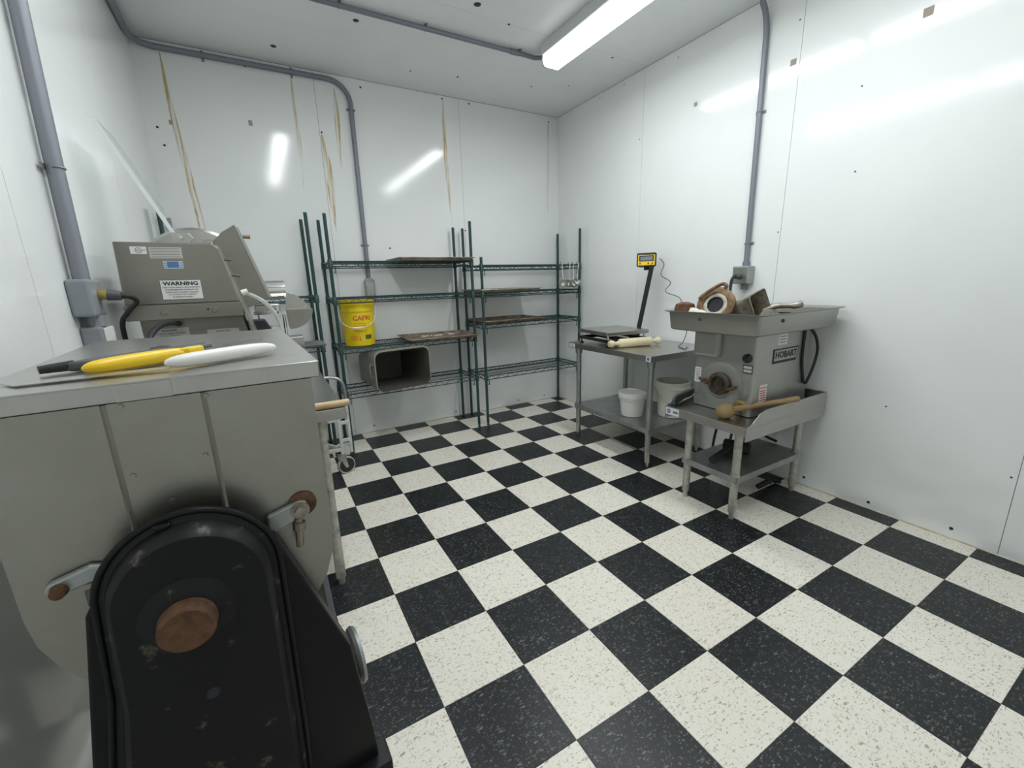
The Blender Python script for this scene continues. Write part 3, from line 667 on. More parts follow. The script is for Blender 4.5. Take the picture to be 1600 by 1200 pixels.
# right side: badge and stickers
M = frame((1.885, ay0-.0005, .905), (1, 0, 0), (0, -1, 0))
q = MB(); q.add([M @ Vector(p) for p in ((-.125,-.045,0),(.105,-.045,0),(.128,.035,0),(-.125,.035,0),(-.125,-.045,.003),(.105,-.045,.003),(.128,.035,.003),(-.125,.035,.003))], [(3,2,1,0),(4,5,6,7),(0,1,5,4),(1,2,6,5),(2,3,7,6),(3,0,4,7)])
bd = q.build('name_badge', 'ink_black', t)
q = MB(); q.add([M @ Vector(p) for p in ((-.117,-.030,.0032),(.102,-.030,.0032),(.119,.029,.0032),(-.117,.029,.0032),(-.117,-.030,.004),(.102,-.030,.004),(.119,.029,.004),(-.117,.029,.004))], [(3,2,1,0),(4,5,6,7),(0,1,5,4),(1,2,6,5),(2,3,7,6),(3,0,4,7)])
q.build('badge_face', 'cast_grey', bd)
text('lettering', 'HOBART', .036, 'ink_black', bd, M @ Matrix.Translation((-.003, 0, .0043)), squeeze=1.08, bold=.0022)
M = frame((1.70, ay0-.0005, .695), (1, 0, 0), (0, -1, 0)); st = sticker(t, 'red_warning_sticker', M, .07, .115)
text('lettering', 'WARNING', .011, 'ink_red', st, M @ Matrix.Translation((0, .04, .0009)))
for k in range(6): q = MB(); q.box(-.027, .027, .022-k*.013-.003, .022-k*.013+.003, .0006, .0008, M); q.build('printed_line', 'ink_red', st)
M = frame((1.84, ay0-.0005, .992), (1, 0, 0), (0, -1, 0)); st = sticker(t, 'approval_sticker', M, .085, .06)
for k in range(3): q = MB(); q.box(-.03, .03, .016-k*.016-.003, .016-k*.016+.003, .0006, .0008, M); q.build('printed_line', 'ink_grey', st)
q = MB(); q.tube(smoothpath([(2.10, ay0-.008, 1.035), (2.13, ay0-.03, .98), (2.155, ay0-.035, .90), (2.14, ay0-.03, .80), (2.11, ay0-.02, .715), (2.105, ay0-.01, .71), (2.095, ay0-.006, .73), (2.055, ay0-.006, .86), (2.05, ay0-.006, 1.03)], 5), .008, 8); q.build('cable_loop', 'rubber', t, smooth=60)
# feed pan
PZ = 1.15; px0, px1, py0, py1 = 1.405, 2.20, -2.655, -2.085
cxp, cyp, W_, D_ = (px0+px1)/2, (py0+py1)/2, px1-px0, py1-py0
q = MB()
q.rings([[(cxp+a, cyp+b, z) for a, b in rrect(W_+2*g, D_+2*g, max(.03+g, .012), 4)] for g, z in ((-.05, PZ-.108), (-.03, PZ-.104), (-.022, PZ-.095), (-.012, PZ-.004), (.006, PZ), (.016, PZ+.004), (.016, PZ+.007), (.004, PZ+.004), (-.016, PZ-.004), (-.026, PZ-.090), (-.05, PZ-.100))])
pan = q.build('feed_pan', 'pan_grey', t, smooth=40)
for p_, n_ in (((px0+.014, -2.31, PZ-.035), (-1, 0, 0)), ((1.62, py0+.014, PZ-.035), (0, -1, 0))):
    q = MB(); q.cyl(Vector(p_), Vector(p_)+Vector(n_)*.006, .009, .007, 12); q.build('rivet', 'dark_grey', pan)
# ---- loose grinder parts in the pan
BZ = PZ-.100
t = thing('mincing_attachment', 'rusty grinder head with round mouth and square throat lying in the pan', 'grinder part', (1.62, -2.37, BZ))
fc = Vector((1.545, -2.305, 1.19)); n_ = Vector((-.86, -.20, .30)).normalized(); M = frame(fc, (0, 1, 0), n_)
q = MB(); q.lathe([(.088, -.045), (.100, -.04), (.102, -.005), (.094, .0), (.066, .002), (.062, -.008), (.062, -.012)], M, 36, caps=False); ring = q.build('ring_nut', 'rust_light', t, smooth=40)
q = MB(); q.lathe([(.066, -.02), (.066, -.004), (.05, -.002), (.044, -.004), (.042, -.03)], M, 32, caps=False); q.build('ring_insert', 'cast_old', t, smooth=40)
q = MB(); q.lathe([(.043, -.02), (.001, -.021)], M, 24); q.build('bore', 'ink_black', t)
q = MB(); q.lathe([(.086, -.25), (.092, -.24), (.082, -.16), (.084, -.045), (.088, -.03), (.045, -.022)], M, 32); q.build('barrel', 'cast_old', t, smooth=40)
for ang, ln in ((2.2, 1.0), (-.45, .6), (.55, .7)):
    dr = M.to_3x3() @ Vector((math.cos(ang), math.sin(ang), 0)); sd = M.to_3x3() @ Vector((-math.sin(ang), math.cos(ang), 0))
    q = MB(); q.cyl(fc+dr*.09-n_*.022, fc+dr*(.09+.03*ln)-n_*.022, .022, .013, 12); q.build('lug', 'rust', ring, smooth=50)
arm = [(1.515, -2.225, 1.218), (1.53, -2.25, 1.246), (1.545, -2.285, 1.274), (1.555, -2.318, 1.294), (1.56, -2.342, 1.300), (1.562, -2.356, 1.288), (1.562, -2.348, 1.276)]
q = MB(); q.tube(smoothpath(arm, 4), .010, 8); q.build('hook_arm', 'rust_light', t, smooth=60)
# throat: flared square chute turned to the right
ta = Vector((1.655, -2.395, 1.150)); tn = Vector((-.05, -.95, .22)).normalized(); M = frame(ta, (1, 0, .3), tn)
q = MB(); q.rings([[M @ Vector((a, b, z)) for a, b in rrect(w_, h_, .02, 4)] for w_, h_, z in ((.12, .12, -.03), (.125, .14, .04), (.14, .165, .105), (.150, .178, .115), (.142, .168, .118), (.128, .152, .105), (.105, .12, .04), (.09, .10, -.02))])
q.build('throat', 'cast_old', t, smooth=40)
q = MB(); q.lathe([(.001, 0), (.042, 0), (.048, .01), (.05, .085), (.058, .09), (.058, .11), (.05, .14), (.02, .15), (.001, .15)], Matrix.Translation((1.50, -2.145, BZ)), 22)
single(q, 'auger_stub', 'rust', 'rusty brown grinder knob standing in the left end of the pan', 'grinder part', (1.50, -2.145, BZ), smooth=40)
for (x, y, ln, lb) in ((1.475, -2.215, .30, 'shiny grinder disc leaning beside the rusty knob'), (1.47, -2.268, .25, 'smaller shiny grinder disc next to the rusty head')):
    r = .062 if y > -2.24 else .057
    n_ = Vector((-.9, -.3, ln)).normalized(); c = Vector((x, y, BZ+r*math.cos(.3)+.002)); M = frame(c, (0, 1, 0), n_)
    q = MB(); q.lathe([(.012, -.006), (r, -.006), (r, .006), (.05*r/.06, .009), (.012, .009), (.012, -.006)], M, 28, caps=False)
    for k in range(8): q.cyl(M @ Vector((.6*r*math.cos(k*PI/4), .6*r*math.sin(k*PI/4), .006)), M @ Vector((.6*r*math.cos(k*PI/4), .6*r*math.sin(k*PI/4), .0095)), .008, None, 8)
    single(q, 'grinder_disc', 'disc_steel', lb, 'grinder part', (x, y, BZ), 'grinder discs in the pan', smooth=40)
M = frame((1.60, -2.615+.03, BZ+.062), (1, 0, 0), (-.5, -.8, .3)); q = MB(); q.lathe([(.014, -.008), (.06, -.008), (.06, .008), (.014, .008)], M, 28)
single(q, 'grinder_disc', 'cast_old', 'dull grey grinder disc at the right end of the head', 'grinder part', (1.60, -2.585, BZ), 'grinder discs in the pan', smooth=40)
t = thing('locking_wing', 'rusty winged locking ring behind the dull grey disc', 'grinder part', (1.78, -2.58, BZ))
q = MB(); q.lathe([(.06, 0), (.078, .004), (.08, .045), (.066, .09), (.05, .092), (.05, .01)], Matrix.Translation((1.78, -2.555, BZ)), 26, caps=False); q.build('ring', 'rust', t, smooth=40)
q = MB(); q.tube(smoothpath([(1.71, -2.48, BZ+.10), (1.75, -2.53, BZ+.128), (1.80, -2.59, BZ+.13), (1.82, -2.625, BZ+.142)], 4), [.016]*4+[.014]*4+[.018]*4+[.014], 8); q.build('wing', 'cast_old', t, smooth=60)

# ---- on the stand
t = thing('wooden_stomper', 'wooden stomper with round head and long handle on the stand', 'stomper', (1.56, -2.5, GZ))
a = Vector((1.505, -2.455, GZ+.042)); b = Vector((1.835, -2.66, GZ+.105)); d = (b-a).normalized(); M = frame(a, (0, 0, 1), d)
MB().lathe([(.012, -.05), (.028, -.045), (.040, -.028), (.044, -.005), (.041, .018), (.03, .035), (.02, .04)], M, 22).build('head', 'wood', t, smooth=50)
MB().lathe([(.019, .03), (.017, .08), (.015, .2), (.0155, .33), (.0165, .385), (.014, .39)], M, 16).build('handle', 'wood', t, smooth=50)
t = thing('steel_bracket', 'dark steel bracket lying at the corner of the stand', 'bracket', (1.52, -2.14, GZ))
q = MB(); q.tube(smoothpath([(1.475, -2.135, GZ+.008), (1.468, -2.135, GZ+.035), (1.485, -2.135, GZ+.058), (1.53, -2.137, GZ+.066), (1.62, -2.137, GZ+.078), (1.64, -2.137, GZ+.084)], 5), .010, 8); q.build('upper_bar', 'dark_grey', t, smooth=60)
MB().prism([(1.465, GZ+.001), (1.60, GZ+.02), (1.65, GZ+.05), (1.65, GZ+.085), (1.50, GZ+.06), (1.465, GZ+.03)], -2.128, -2.120, 'y').build('plate', 'dark_grey', t, bevel=.003)
q = MB(); q.tube(smoothpath([(1.49, -2.15, GZ+.012), (1.54, -2.152, GZ+.03), (1.62, -2.152, GZ+.044), (1.645, -2.15, GZ+.07)], 5), .006, 8); q.build('lower_bar', 'chrome', t, smooth=60)
t = thing('black_mallet', 'black mallet lying on the lower shelf of the stand', 'mallet', (1.70, -2.33, .262))
MB().cyl((1.545, -2.37, .283), (1.80, -2.33, .305), .020, .018, 16).build('handle', 'rubber', t, smooth=50)
MB().lathe([(.03, -.075), (.036, -.07), (.036, .07), (.03, .075)], frame((1.82, -2.345, .299), (0, 0, 1), (.35, -.93, 0)), 20).build('head', 'rubber', t, smooth=40)
# cords round the grinder
def cord(pts, r, name, label, material='rubber', n=6):
    P = smoothpath(pts, n); c = Vector(pts[0])
    return single(MB().tube(P, r, 8), name, material, label, 'cord', tuple(c), smooth=60)
c = thing('grinder_power_cord', 'black power cord plugged into the box on the right wall', 'cord', (2.16, -2.03, 1.33))
MB().cyl((XR-.078, -2.03, 1.335), (XR-.125, -2.03, 1.335), .022, .015, 12).build('plug', 'dark_grey', c, smooth=50)
MB().tube(smoothpath([(XR-.12, -2.03, 1.335), (XR-.15, -2.03, 1.325), (XR-.165, -2.03, 1.28), (XR-.16, -2.035, 1.15), (XR-.045, -2.055, 1.02), (XR-.04, -2.06, .8), (XR-.04, -2.07, .5), (XR-.08, -2.08, .2), (2.06, -2.08, .02), (1.95, -2.12, .012)], 6), .0095, 8).build('cable', 'rubber', c, smooth=60)
cord([(1.96, -2.22, .50), (1.92, -2.16, .42), (1.88, -2.15, .3), (1.90, -2.12, .1), (1.92, -2.08, .012), (2.0, -2.03, .01)], .009, 'cable', 'black cable dropping behind the front left leg of the stand')
cord([(2.02, -2.29, .52), (2.05, -2.28, .44), (2.10, -2.30, .36), (2.14, -2.34, .30), (2.17, -2.40, .272)], .009, 'cable', 'black cable curving down behind the mallet to the lower shelf')
q = MB(); q.tube(smoothpath([(1.93, -2.44, .03), (2.0, -2.46, .055), (2.06, -2.44, .03), (2.12, -2.42, .02), (2.16, -2.46, .016)], 4), .016, 8)
single(q, 'cable_bundle', 'rubber', 'short black cable bundle on the floor under the stand', 'cord', (2.0, -2.45, 0), smooth=60)
single(MB().box(1.90, 2.10, -2.06, -1.95, .0, .018), 'wood_block', 'wood', 'small brown wood block on the floor between table and stand', 'block', (2.0, -2.0, 0), bevel=.004)

# ================================================================== meat mixer in the foreground
t = thing('meat_mixer', 'stainless meat mixer with black gear cover in the foreground', 'mixer', (-.776, -3.087, 0), math.radians(2.6))
w_, ln, zc, rb = .193, .675, .93, .193
def ushape(hw, r, z_c, top, n=14):
    return [(-hw, top)]+[(-r*math.cos(a), z_c-r*1.02*math.sin(a)) for a in [PI*k/n for k in range(n+1)]]+[(hw, top)]
q = MB(); q.prism(ushape(w_, rb, zc, 1.205), 0, ln, 'y'); q.build('trough', 'steel_dull', t, local=True, smooth=30)
for x in (-.063, .047):
    q = MB(); q.prism([(-.0035+x, 0), (x, -.004), (x+.0035, 0)], .93, 1.205, 'z'); q.build('rib', 'steel_dull', t, local=True)
for x, z_ in ((-.015, 1.05), (.035, 1.11), (-.05, 1.10), (.05, 1.2), (-.045, 1.2)):
    q = MB(); q.cyl((x, .001, z_), (x, -.002, z_), .004, .003, 10); q.build('rivet', 'steel_dull', t, local=True)
q = MB(); q.box(-.200, .207, -.006, ln+.01, 1.229, 1.233); q.box(-.200, .207, -.006, -.002, 1.207, 1.2325); q.box(.203, .207, -.006, ln+.01, 1.207, 1.2325); q.box(-.200, -.196, -.006, ln+.01, 1.207, 1.2325); q.box(-.2, .207, ln+.006, ln+.01, 1.207, 1.2325)
lid = q.build('lid', 'steel_top', t, local=True, bevel=.0015)
q = MB(); q.box(-.047, .014, -.0078, -.006, 1.207, 1.230); q.build('patch_plate', 'steel', lid, local=True, bevel=.0008)
# end brackets
q = MB(); q.prism([(.095, .955), (.146, .972), (.160, .985), (.157, 1.0), (.145, 1.003), (.098, .99)], -.014, -.002, 'y'); br = q.build('bracket', 'galvanized', t, local=True, bevel=.003)
q = MB(); q.cyl((.146, -.014, .987), (.146, -.026, .987), .010, None, 6); q.cyl((.146, -.014, .987), (.146, -.016, .987), .015, None, 16); q.build('bolt', 'cast_old', br, local=True)
q = MB(); q.cyl((.142, -.016, .975), (.138, -.018, .925), .006, None, 8); q.cyl((.142, -.016, .968), (.141, -.017, .955), .010, None, 8); q.build('eye_bolt', 'cast_old', br, local=True)
q = MB(); q.lathe([(.019, 0), (.022, .003), (.017, .004)], frame((.152, -.001, .992), (1, 0, 0), (0, -1, 0)), 18); q.build('rust_ring', 'rust', br, local=True)
q = MB(); q.prism([(-.158, .957), (-.105, .965), (-.100, .985), (-.115, .990), (-.158, .979), (-.165, .968)], -.014, -.002, 'y'); br = q.build('bracket', 'galvanized', t, local=True, bevel=.004)
q = MB(); q.cyl((-.148, -.014, .967), (-.148, -.024, .967), .010, .008, 14); q.build('bolt', 'rust', br, local=True, smooth=40)
q = MB(); q.cyl((-.118, -.012, .955), (-.118, -.02, .935), .008, .006, 8); q.build('bolt', 'dark_grey', br, local=True)
# black stand plate and gear cover
q = MB(); q.prism([(-.105, .965), (.105, .965), (.192, .705), (.212, .50), (.215, .425), (-.185, .425), (-.165, .68), (-.125, .93)], -.040, -.004, 'y'); q.build('end_plate', 'black_paint', t, local=True, bevel=.004)
def cover_outline(sc, n=18):
    cx_, cz_, r = -.002, .937, .108*sc
    pts = [(cx_+r*math.cos(a), cz_+r*1.04*math.sin(a)) for a in [PI*k/n for k in range(n+1)]]
    pts = [(.106*sc-.002, .80), (.104*sc-.004, .62), (.10*sc-.006, .45)][::-1]+pts+[(-.118*sc-.002, .80), (-.150*sc-.002, .62), (-.17*sc-.002, .45)]
    return pts
O0, O1, O2 = cover_outline(1.0), cover_outline(.90), cover_outline(.86)
q = MB(); q.rings([[(a, y, b) for a, b in O] for O, y in ((O0, -.036), (O0, -.050), (cover_outline(.965), -.052), (O1, -.056), (O2, -.078), (cover_outline(.80), -.086))]); gc = q.build('gear_cover', 'black_worn', t, local=True, smooth=35)
q = MB(); q.tube([(a, -.050, b) for a, b in O0], .005, 8); q.build('cover_rim', 'black_paint', gc, local=True, smooth=60)
kc = Vector((-.012, -.086, .913)); M = frame(kc, (1, 0, 0), (0, -1, 0))
q = MB(); q.lathe([(.060, -.004), (.052, .004), (.040, .010), (.036, .012)], M, 36); q.build('boss', 'black_worn', gc, local=True, smooth=35)
q = MB(); q.lathe([(.034, .0), (.034, .016), (.0315, .018), (.0315, .021), (.033, .022), (.033, .030), (.029, .034), (.02, .032), (.001, .032)], M, 32); q.build('shaft_end', 'rust', gc, local=True, smooth=35)
q = MB(); q.cyl((-.006, -.086, .775), (-.006, -.090, .775), .009, .006, 12); q.build('bolt_hole', 'ink_black', gc, local=True)
q = MB(); q.prism([(-.035, 1.043), (-.012, 1.043), (-.016, 1.034), (-.03, 1.034)], -.062, -.050, 'y'); q.build('cover_notch', 'black_paint', gc, local=True, bevel=.003)
# lower stand
q = MB(); q.box(-.20, .235, -.065, -.004, .385, .432); q.build('cross_rail', 'black_worn', t, local=True, bevel=.004)
for x in (-.19, .185):
    for y in (-.03, ln-.06):
        q = MB(); q.box(x, x+.04, y-.005, y+.035, .0, .40); q.build('leg', 'black_paint', t, local=True, bevel=.003)
for x in (-.186, .189):
    q = MB(); q.box(x, x+.03, .0, ln-.03, .39, .425); q.build('side_rail', 'black_paint', t, local=True, bevel=.003)
q = MB(); q.prism([(.005, .43), (ln-.02, .43), (ln-.02, .70), (ln-.10, .80), (.08, .80), (.005, .72)], .168, .180, 'x'); q.build('side_panel', 'dark_grey', t, local=True, bevel=.002)
q = MB(); q.prism([(-.105, .965), (.105, .965), (.19, .70), (.21, .425), (-.185, .425), (-.165, .68)], ln-.002, ln+.02, 'y'); q.build('end_plate', 'black_paint', t, local=True, bevel=.004)
q = MB(); q.lathe([(.012, -.035), (.012, 0), (.05, .0), (.066, .004), (.070, .012), (.066, .02), (.05, .018), (.015, .016), (.001, .016)], frame((.222, .235, .43), (0, 1, 0), (1, .05, 0)), 32); q.build('hand_wheel', 'galvanized', t, local=True, smooth=40)

# ---- knives on the lid
LZ = 1.233
def knife_handle(q, a, b, r, flat=.62, droop=0.):
    a, b = Vector(a), Vector(b); d = (b-a); n = 22; R = []
    side = d.cross(Vector((0, 0, 1))).normalized()
    for k in range(n+1):
        tt = .5-.5*math.cos(PI*k/n); f_ = (1-abs(2*tt-1)**7)**.5 if 0 < k < n else .12
        wv = .86+.16*math.sin(PI*tt)
        p = a+d*tt+Vector((0, 0, droop*math.sin(PI*tt)))
        R.append([p+side*(r*wv*f_*math.cos(2*PI*j/14))+Vector((0, 0, r*flat*wv*f_*math.sin(2*PI*j/14))) for j in range(14)])
    q.rings(R); return q
t = thing('butcher_knife', 'knife with a white handle lying on the mixer lid', 'knife', (-.70, -3.0, LZ))
q = MB(); knife_handle(q, (-.775, -3.032, LZ+.012), (-.625, -2.948, LZ+.013), .0125, .9); q.build('handle', 'white_handle', t, smooth=60)
q = MB(); a, b = Vector((-.645, -2.964, LZ+.004)), Vector((-.50, -2.89, LZ+.004))
q = MB(); q.add([(-.770, -3.020, LZ+.004), (-.772, -3.036, LZ+.004), (-.93, -3.045, LZ+.002), (-.955, -3.01, LZ+.002), (-.770, -3.020, LZ+.0055), (-.772, -3.036, LZ+.0045), (-.93, -3.045, LZ+.003), (-.955, -3.01, LZ+.003)], [(3,2,1,0),(4,5,6,7),(0,1,5,4),(1,2,6,5),(2,3,7,6),(3,0,4,7)]); q.build('blade', 'steel', t)
t = thing('butcher_knife', 'knife with a yellow handle, partly beneath the white handled one', 'knife', (-.80, -2.98, LZ))
q = MB(); knife_handle(q, (-.872, -3.010, LZ+.012), (-.755, -2.915, LZ+.013), .0125, .9); q.build('handle', 'yellow_handle', t, smooth=60)
q = MB(); q.prism([(-.772, -2.937), (-.762, -2.912), (-.742, -2.898), (-.735, -2.906), (-.755, -2.930)], LZ+.005, LZ+.022, 'z'); q.build('bolster', 'yellow_handle', t, bevel=.004)
q = MB(); q.add([(-.752, -2.915, LZ+.012), (-.745, -2.925, LZ+.010), (-.645, -2.815, LZ+.012), (-.640, -2.785, LZ+.016), (-.752, -2.915, LZ+.0142), (-.745, -2.925, LZ+.0108), (-.645, -2.815, LZ+.0128), (-.640, -2.785, LZ+.018)], [(3,2,1,0),(4,5,6,7),(0,1,5,4),(1,2,6,5),(2,3,7,6),(3,0,4,7)]); q.build('blade', 'chrome', t)
t = thing('sharpening_tool', 'dark grey flat tool with black tip behind the yellow handle', 'tool', (-.84, -2.93, LZ))
MB().prism([(-.91, -2.945), (-.87, -2.945), (-.79, -2.885), (-.73, -2.82), (-.745, -2.795), (-.81, -2.83), (-.89, -2.905)], LZ+.001, LZ+.016, 'z').build('body', 'dark_grey', t, bevel=.005)
MB().cyl((-.90, -2.935, LZ+.010), (-.935, -2.952, LZ+.009), .008, .006, 10).build('tip', 'black_plastic', t, smooth=50)
MB().lathe([(.016, 0), (.018, .006), (.016, .012), (.004, .014)], Matrix.Translation((-.81, -2.825, LZ+.004)), 18).build('knob', 'black_plastic', t, smooth=40)

# ================================================================== slicer on its table
SZ = .85
t = thing('slicer_table', 'stainless table on grey legs behind the mixer', 'table', (-.74, -1.5, 0))
sx0, sx1, sy0, sy1 = -1.105, -.39, -1.975, -1.02
q = MB(); q.box(sx0, sx1, sy0, sy1, SZ-.004, SZ); q.box(sx0, sx1, sy0, sy0+.004, SZ-.048, SZ-.002); q.box(sx1-.004, sx1, sy0, sy1, SZ-.048, SZ-.002); q.box(sx0, sx1, sy1-.004, sy1, SZ-.048, SZ-.002)
q.build('tabletop', 'steel_top', t, bevel=.002)
for x in (-1.05, -.495):
    for y in (-1.925, -1.08):
        lg = MB().cyl((x, y, .13), (x, y, SZ-.04), .021, None, 16).build('leg', 'worn_leg', t, smooth=50)
        MB().cyl((x, y, SZ-.14), (x, y, SZ-.03), .028, .032, 16).build('socket', 'worn_leg', lg, smooth=50)
        MB().lathe([(.014, 0), (.016, .03), (.022, .035), (.0215, .17)], Matrix.Translation((x, y, 0)), 16).build('foot', 'worn_leg', lg, smooth=40)
MB().box(-1.07, -.475, -1.945, -1.06, .27, .29).build('undershelf', 'galvanized', t, bevel=.003)
single(MB().cyl((-.80, -1.945, SZ+.0155), (-.372, -1.955, SZ+.0155), .0150, None, 18), 'wooden_dowel', 'wood_dowel', 'pale wooden dowel lying along the near edge of the slicer table', 'dowel', (-.58, -1.95, SZ), smooth=50)

t = thing('meat_slicer', 'grey slicing machine with warning label and clear guard', 'slicer', (-.85, -1.55, SZ))
hy = -1.75
MB().box(-1.06, -.68, -1.73, -1.12, SZ+.02, 1.0).build('base', 'slicer_grey', t, bevel=.01)
for x in (-1.02, -.72):
    for y in (-1.68, -1.2): MB().cyl((x, y, SZ), (x, y, SZ+.03), .022, None, 12).build('foot', 'rubber', t)
MB().prism([(-1.045, .98), (-.665, .98), (-.715, 1.26), (-1.05, 1.26)], -1.70, -1.46, 'y').build('lower_housing', 'slicer_grey', t, bevel=.004)
MB().prism([(-1.072, 1.300), (-.712, 1.300), (-.752, 1.505), (-.770, 1.523), (-1.066, 1.526)], hy, -1.50, 'y').build('housing', 'slicer_grey', t, bevel=.004)
bd = MB().prism([(-1.076, 1.243), (-.706, 1.243), (-.706, 1.299), (-1.076, 1.299)], hy-.006, -1.50, 'y').build('lower_band', 'slicer_grey', t, bevel=.002)
for x in (-.962, -.80):
    MB().cyl((x, hy-.006, 1.270), (x, hy-.009, 1.270), .011, .009, 16).build('screw', 'slicer_grey', bd, smooth=40)
MB().cyl((-.822, hy-.006, 1.275), (-.822, hy-.0075, 1.275), .004, None, 10).build('hole', 'ink_black', bd)
# labels on the housing
def label_at(px, py, w_, h_, material, nm, Y=hy-.0006):
    c = at(px, py, Y); M = frame(c, (1, 0, 0), (0, -1, 0)); return sticker(t, nm, M, w_, h_, material), M
st, M = label_at(284.5, 452.5, .128, .073, 'sticker_white', 'warning_label')
for a, b, c_, d in ((-.064, .064, .0353, .0365), (-.064, .064, -.0365, -.0353), (-.064, -.0628, -.0365, .0365), (.0628, .064, -.0365, .0365)):
    q = MB(); q.box(a, b, c_, d, .0006, .0009, M); q.build('printed_border', 'ink_black', st)
text('lettering', 'WARNING', .0135, 'ink_black', st, M @ Matrix.Translation((0, .0225, .001)), squeeze=1.2, bold=.0006)
for k, s_ in enumerate(('FOR YOUR SAFETY DISCONNECT', 'POWER BEFORE OPENING OR', 'REMOVING GUARDS. FAILURE', 'TO COMPLY MAY RESULT', 'IN SERIOUS INJURY')):
    text('lettering', s_, .0048, 'ink_black', st, M @ Matrix.Translation((0, .0085-k*.0088, .001)), squeeze=1.15)
st, M = label_at(216, 391, .047, .026, 'sticker_white', 'approval_label')
q = MB(); q.tube([M @ Vector((.009*math.cos(a), .009*math.sin(a), .0008)) for a in [2*PI*k/20 for k in range(20)]], .0007, 5, closed=True); q.build('printed_ring', 'ink_black', st)
text('lettering', 'UL', .007, 'ink_black', st, M @ Matrix.Translation((0, 0, .001)))
q = MB(); q.box(.011, .02, -.0012, .0012, .0006, .0009, M); q.build('printed_line', 'ink_grey', st)
st, M = label_at(259, 395, .098, .040, 'sticker_grey', 'data_plate')
for k in range(4): q = MB(); q.box(-.042, .042, .014-k*.0095-.001, .014-k*.0095+.001, .0006, .0009, M); q.build('printed_line', 'ink_grey', st)
st, M = label_at(271, 414, .060, .027, 'sticker_pale', 'blue_label')
q = MB(); q.box(-.019, .017, -.010, .012, .0006, .0009, M); q.build('printed_block', 'sticker_blue', st)
for k in range(3):
    for s_ in (-.025, .024): q = MB(); q.box(s_-.004, s_+.004, .007-k*.008-.0015, .007-k*.008+.0015, .0006, .0009, M); q.build('printed_line', 'sticker_blue', st)
for px, w_ in ((266, .125), (350, .11)):
    st, M = label_at(px, 521, w_, .040, 'sticker_grey', 'danger_plate', -1.7006)
    text('lettering', 'DANGER', .0075, 'ink_black', st, M @ Matrix.Translation((0, .011, .001)), squeeze=1.2)
    text('lettering', 'DO NOT OPEN GUARD', .0062, 'ink_black', st, M @ Matrix.Translation((0, -.001, .001)), squeeze=1.1)
    text('lettering', 'UNTIL STOPPED', .0055, 'ink_black', st, M @ Matrix.Translation((0, -.011, .001)), squeeze=1.1)
# sloping side plate and its edge
a, b = at(336, 384, -1.69), at(402, 530, -1.69)
MB().prism([(a.x, a.z), (a.x+.010, a.z), (b.x+.010, b.z), (b.x, b.z)], -1.735, -1.40, 'y').build('side_plate', 'steel', t, bevel=.0015)
for px, py in ((362, 430), (347, 405)):
    c = at(px, py, -1.72); MB().cyl(c, c+Vector((.03, 0, -.004)), .005, .004, 8).build('pin', 'dark_grey', t)
c = at(378, 458, -1.70); MB().cyl(c, c+Vector((.022, 0, .008)), .013, .011, 12).build('hose_fitting', 'white_plastic', t, smooth=40)
MB().tube(smoothpath([at(381, 458, -1.69), at(395, 462, -1.68), at(413, 472, -1.67), at(428, 488, -1.66), at(437, 503, -1.65), at(442, 520, -1.65), at(446, 540, -1.65)], 5), .0085, 10).build('hose', 'hose', t, smooth=60)
# blade guard disc and carriage behind
M = frame((-.858, -1.40, 1.405), (1, 0, 0), (0, -1, 0))
MB().lathe([(.20, -.02), (.212, -.012), (.212, .008), (.20, .022), (.12, .03), (.001, .032)], M, 56).build('blade_guard', 'steel', t, smooth=35)
P = [at(px, py, -1.43) for px, py in ((333, 378), (346, 364), (366, 352), (376, 366), (422, 464), (404, 474), (384, 482))]
q = MB(); q.prism([(p.x, p.z) for p in P], -1.455, -1.435, 'y'); car = q.build('carriage_plate', 'slicer_grey', t, bevel=.002)
a, b = at(370, 356, -1.43), at(422, 464, -1.43)
q = MB(); q.prism([(a.x-.006, a.z), (a.x+.006, a.z), (b.x+.006, b.z), (b.x-.006, b.z)], -1.458, -1.41, 'y'); q.build('carriage_edge', 'steel', car)
c = at(371, 370, -1.44); MB().cyl(c, c+Vector((.05, 0, .0)), .006, .009, 10).build('locking_screw', 'rust_light', t, smooth=50)
# chrome food chute and stone housing on the right
y_ = -1.36
c = at(424, 449, y_); q = MB(); q.cyl(c+Vector((-.05, 0, -.012)), c+Vector((.058, 0, -.012)), .045, None, 28); q.build('sharpener_housing', 'chrome', t, smooth=40)
c2 = at(449, 482, y_)
rr = .105; prof = [(c2.x, c2.z-.085)]+[(c2.x+rr*math.sin(a)*1.15, c2.z-.012-rr*.75*math.cos(a)) for a in [k*PI/16 for k in range(9)]]
q = MB(); q.prism([(c2.x-.005, c2.z+.085), (c2.x+.035, c2.z+.072), (c2.x+.075, c2.z+.042), (c2.x+.10, c2.z+.005), (c2.x-.005, c2.z+.0)], y_-.004, y_+.002, 'y'); q.build('deflector', 'steel', t, bevel=.001)
q = MB(); R = []
for y in (y_-.05, y_+.12):
    R.append([(c2.x-.004, y, c2.z-.005)]+[(c2.x+.112*math.sin(a), y, c2.z-.005-.095*math.cos(a)) for a in [k*PI/24 for k in range(13)]])
q.rings(R); q.build('receiving_chute', 'steel_dull', t, smooth=40)
c = at(425, 488, y_); q = MB(); q.box(c.x-.08, c.x+.035, y_-.04, y_-.02, c.z-.008, c.z+.008); q.box(c.x-.065, c.x-.055, y_-.04, y_-.02, c.z-.08, c.z); q.box(c.x+.02, c.x+.03, y_-.04, y_-.02, c.z-.13, c.z+.03); q.box(c.x-.065, c.x+.03, y_-.04, y_-.02, c.z-.075, c.z-.062); q.build('guide_bars', 'chrome', t, bevel=.002)
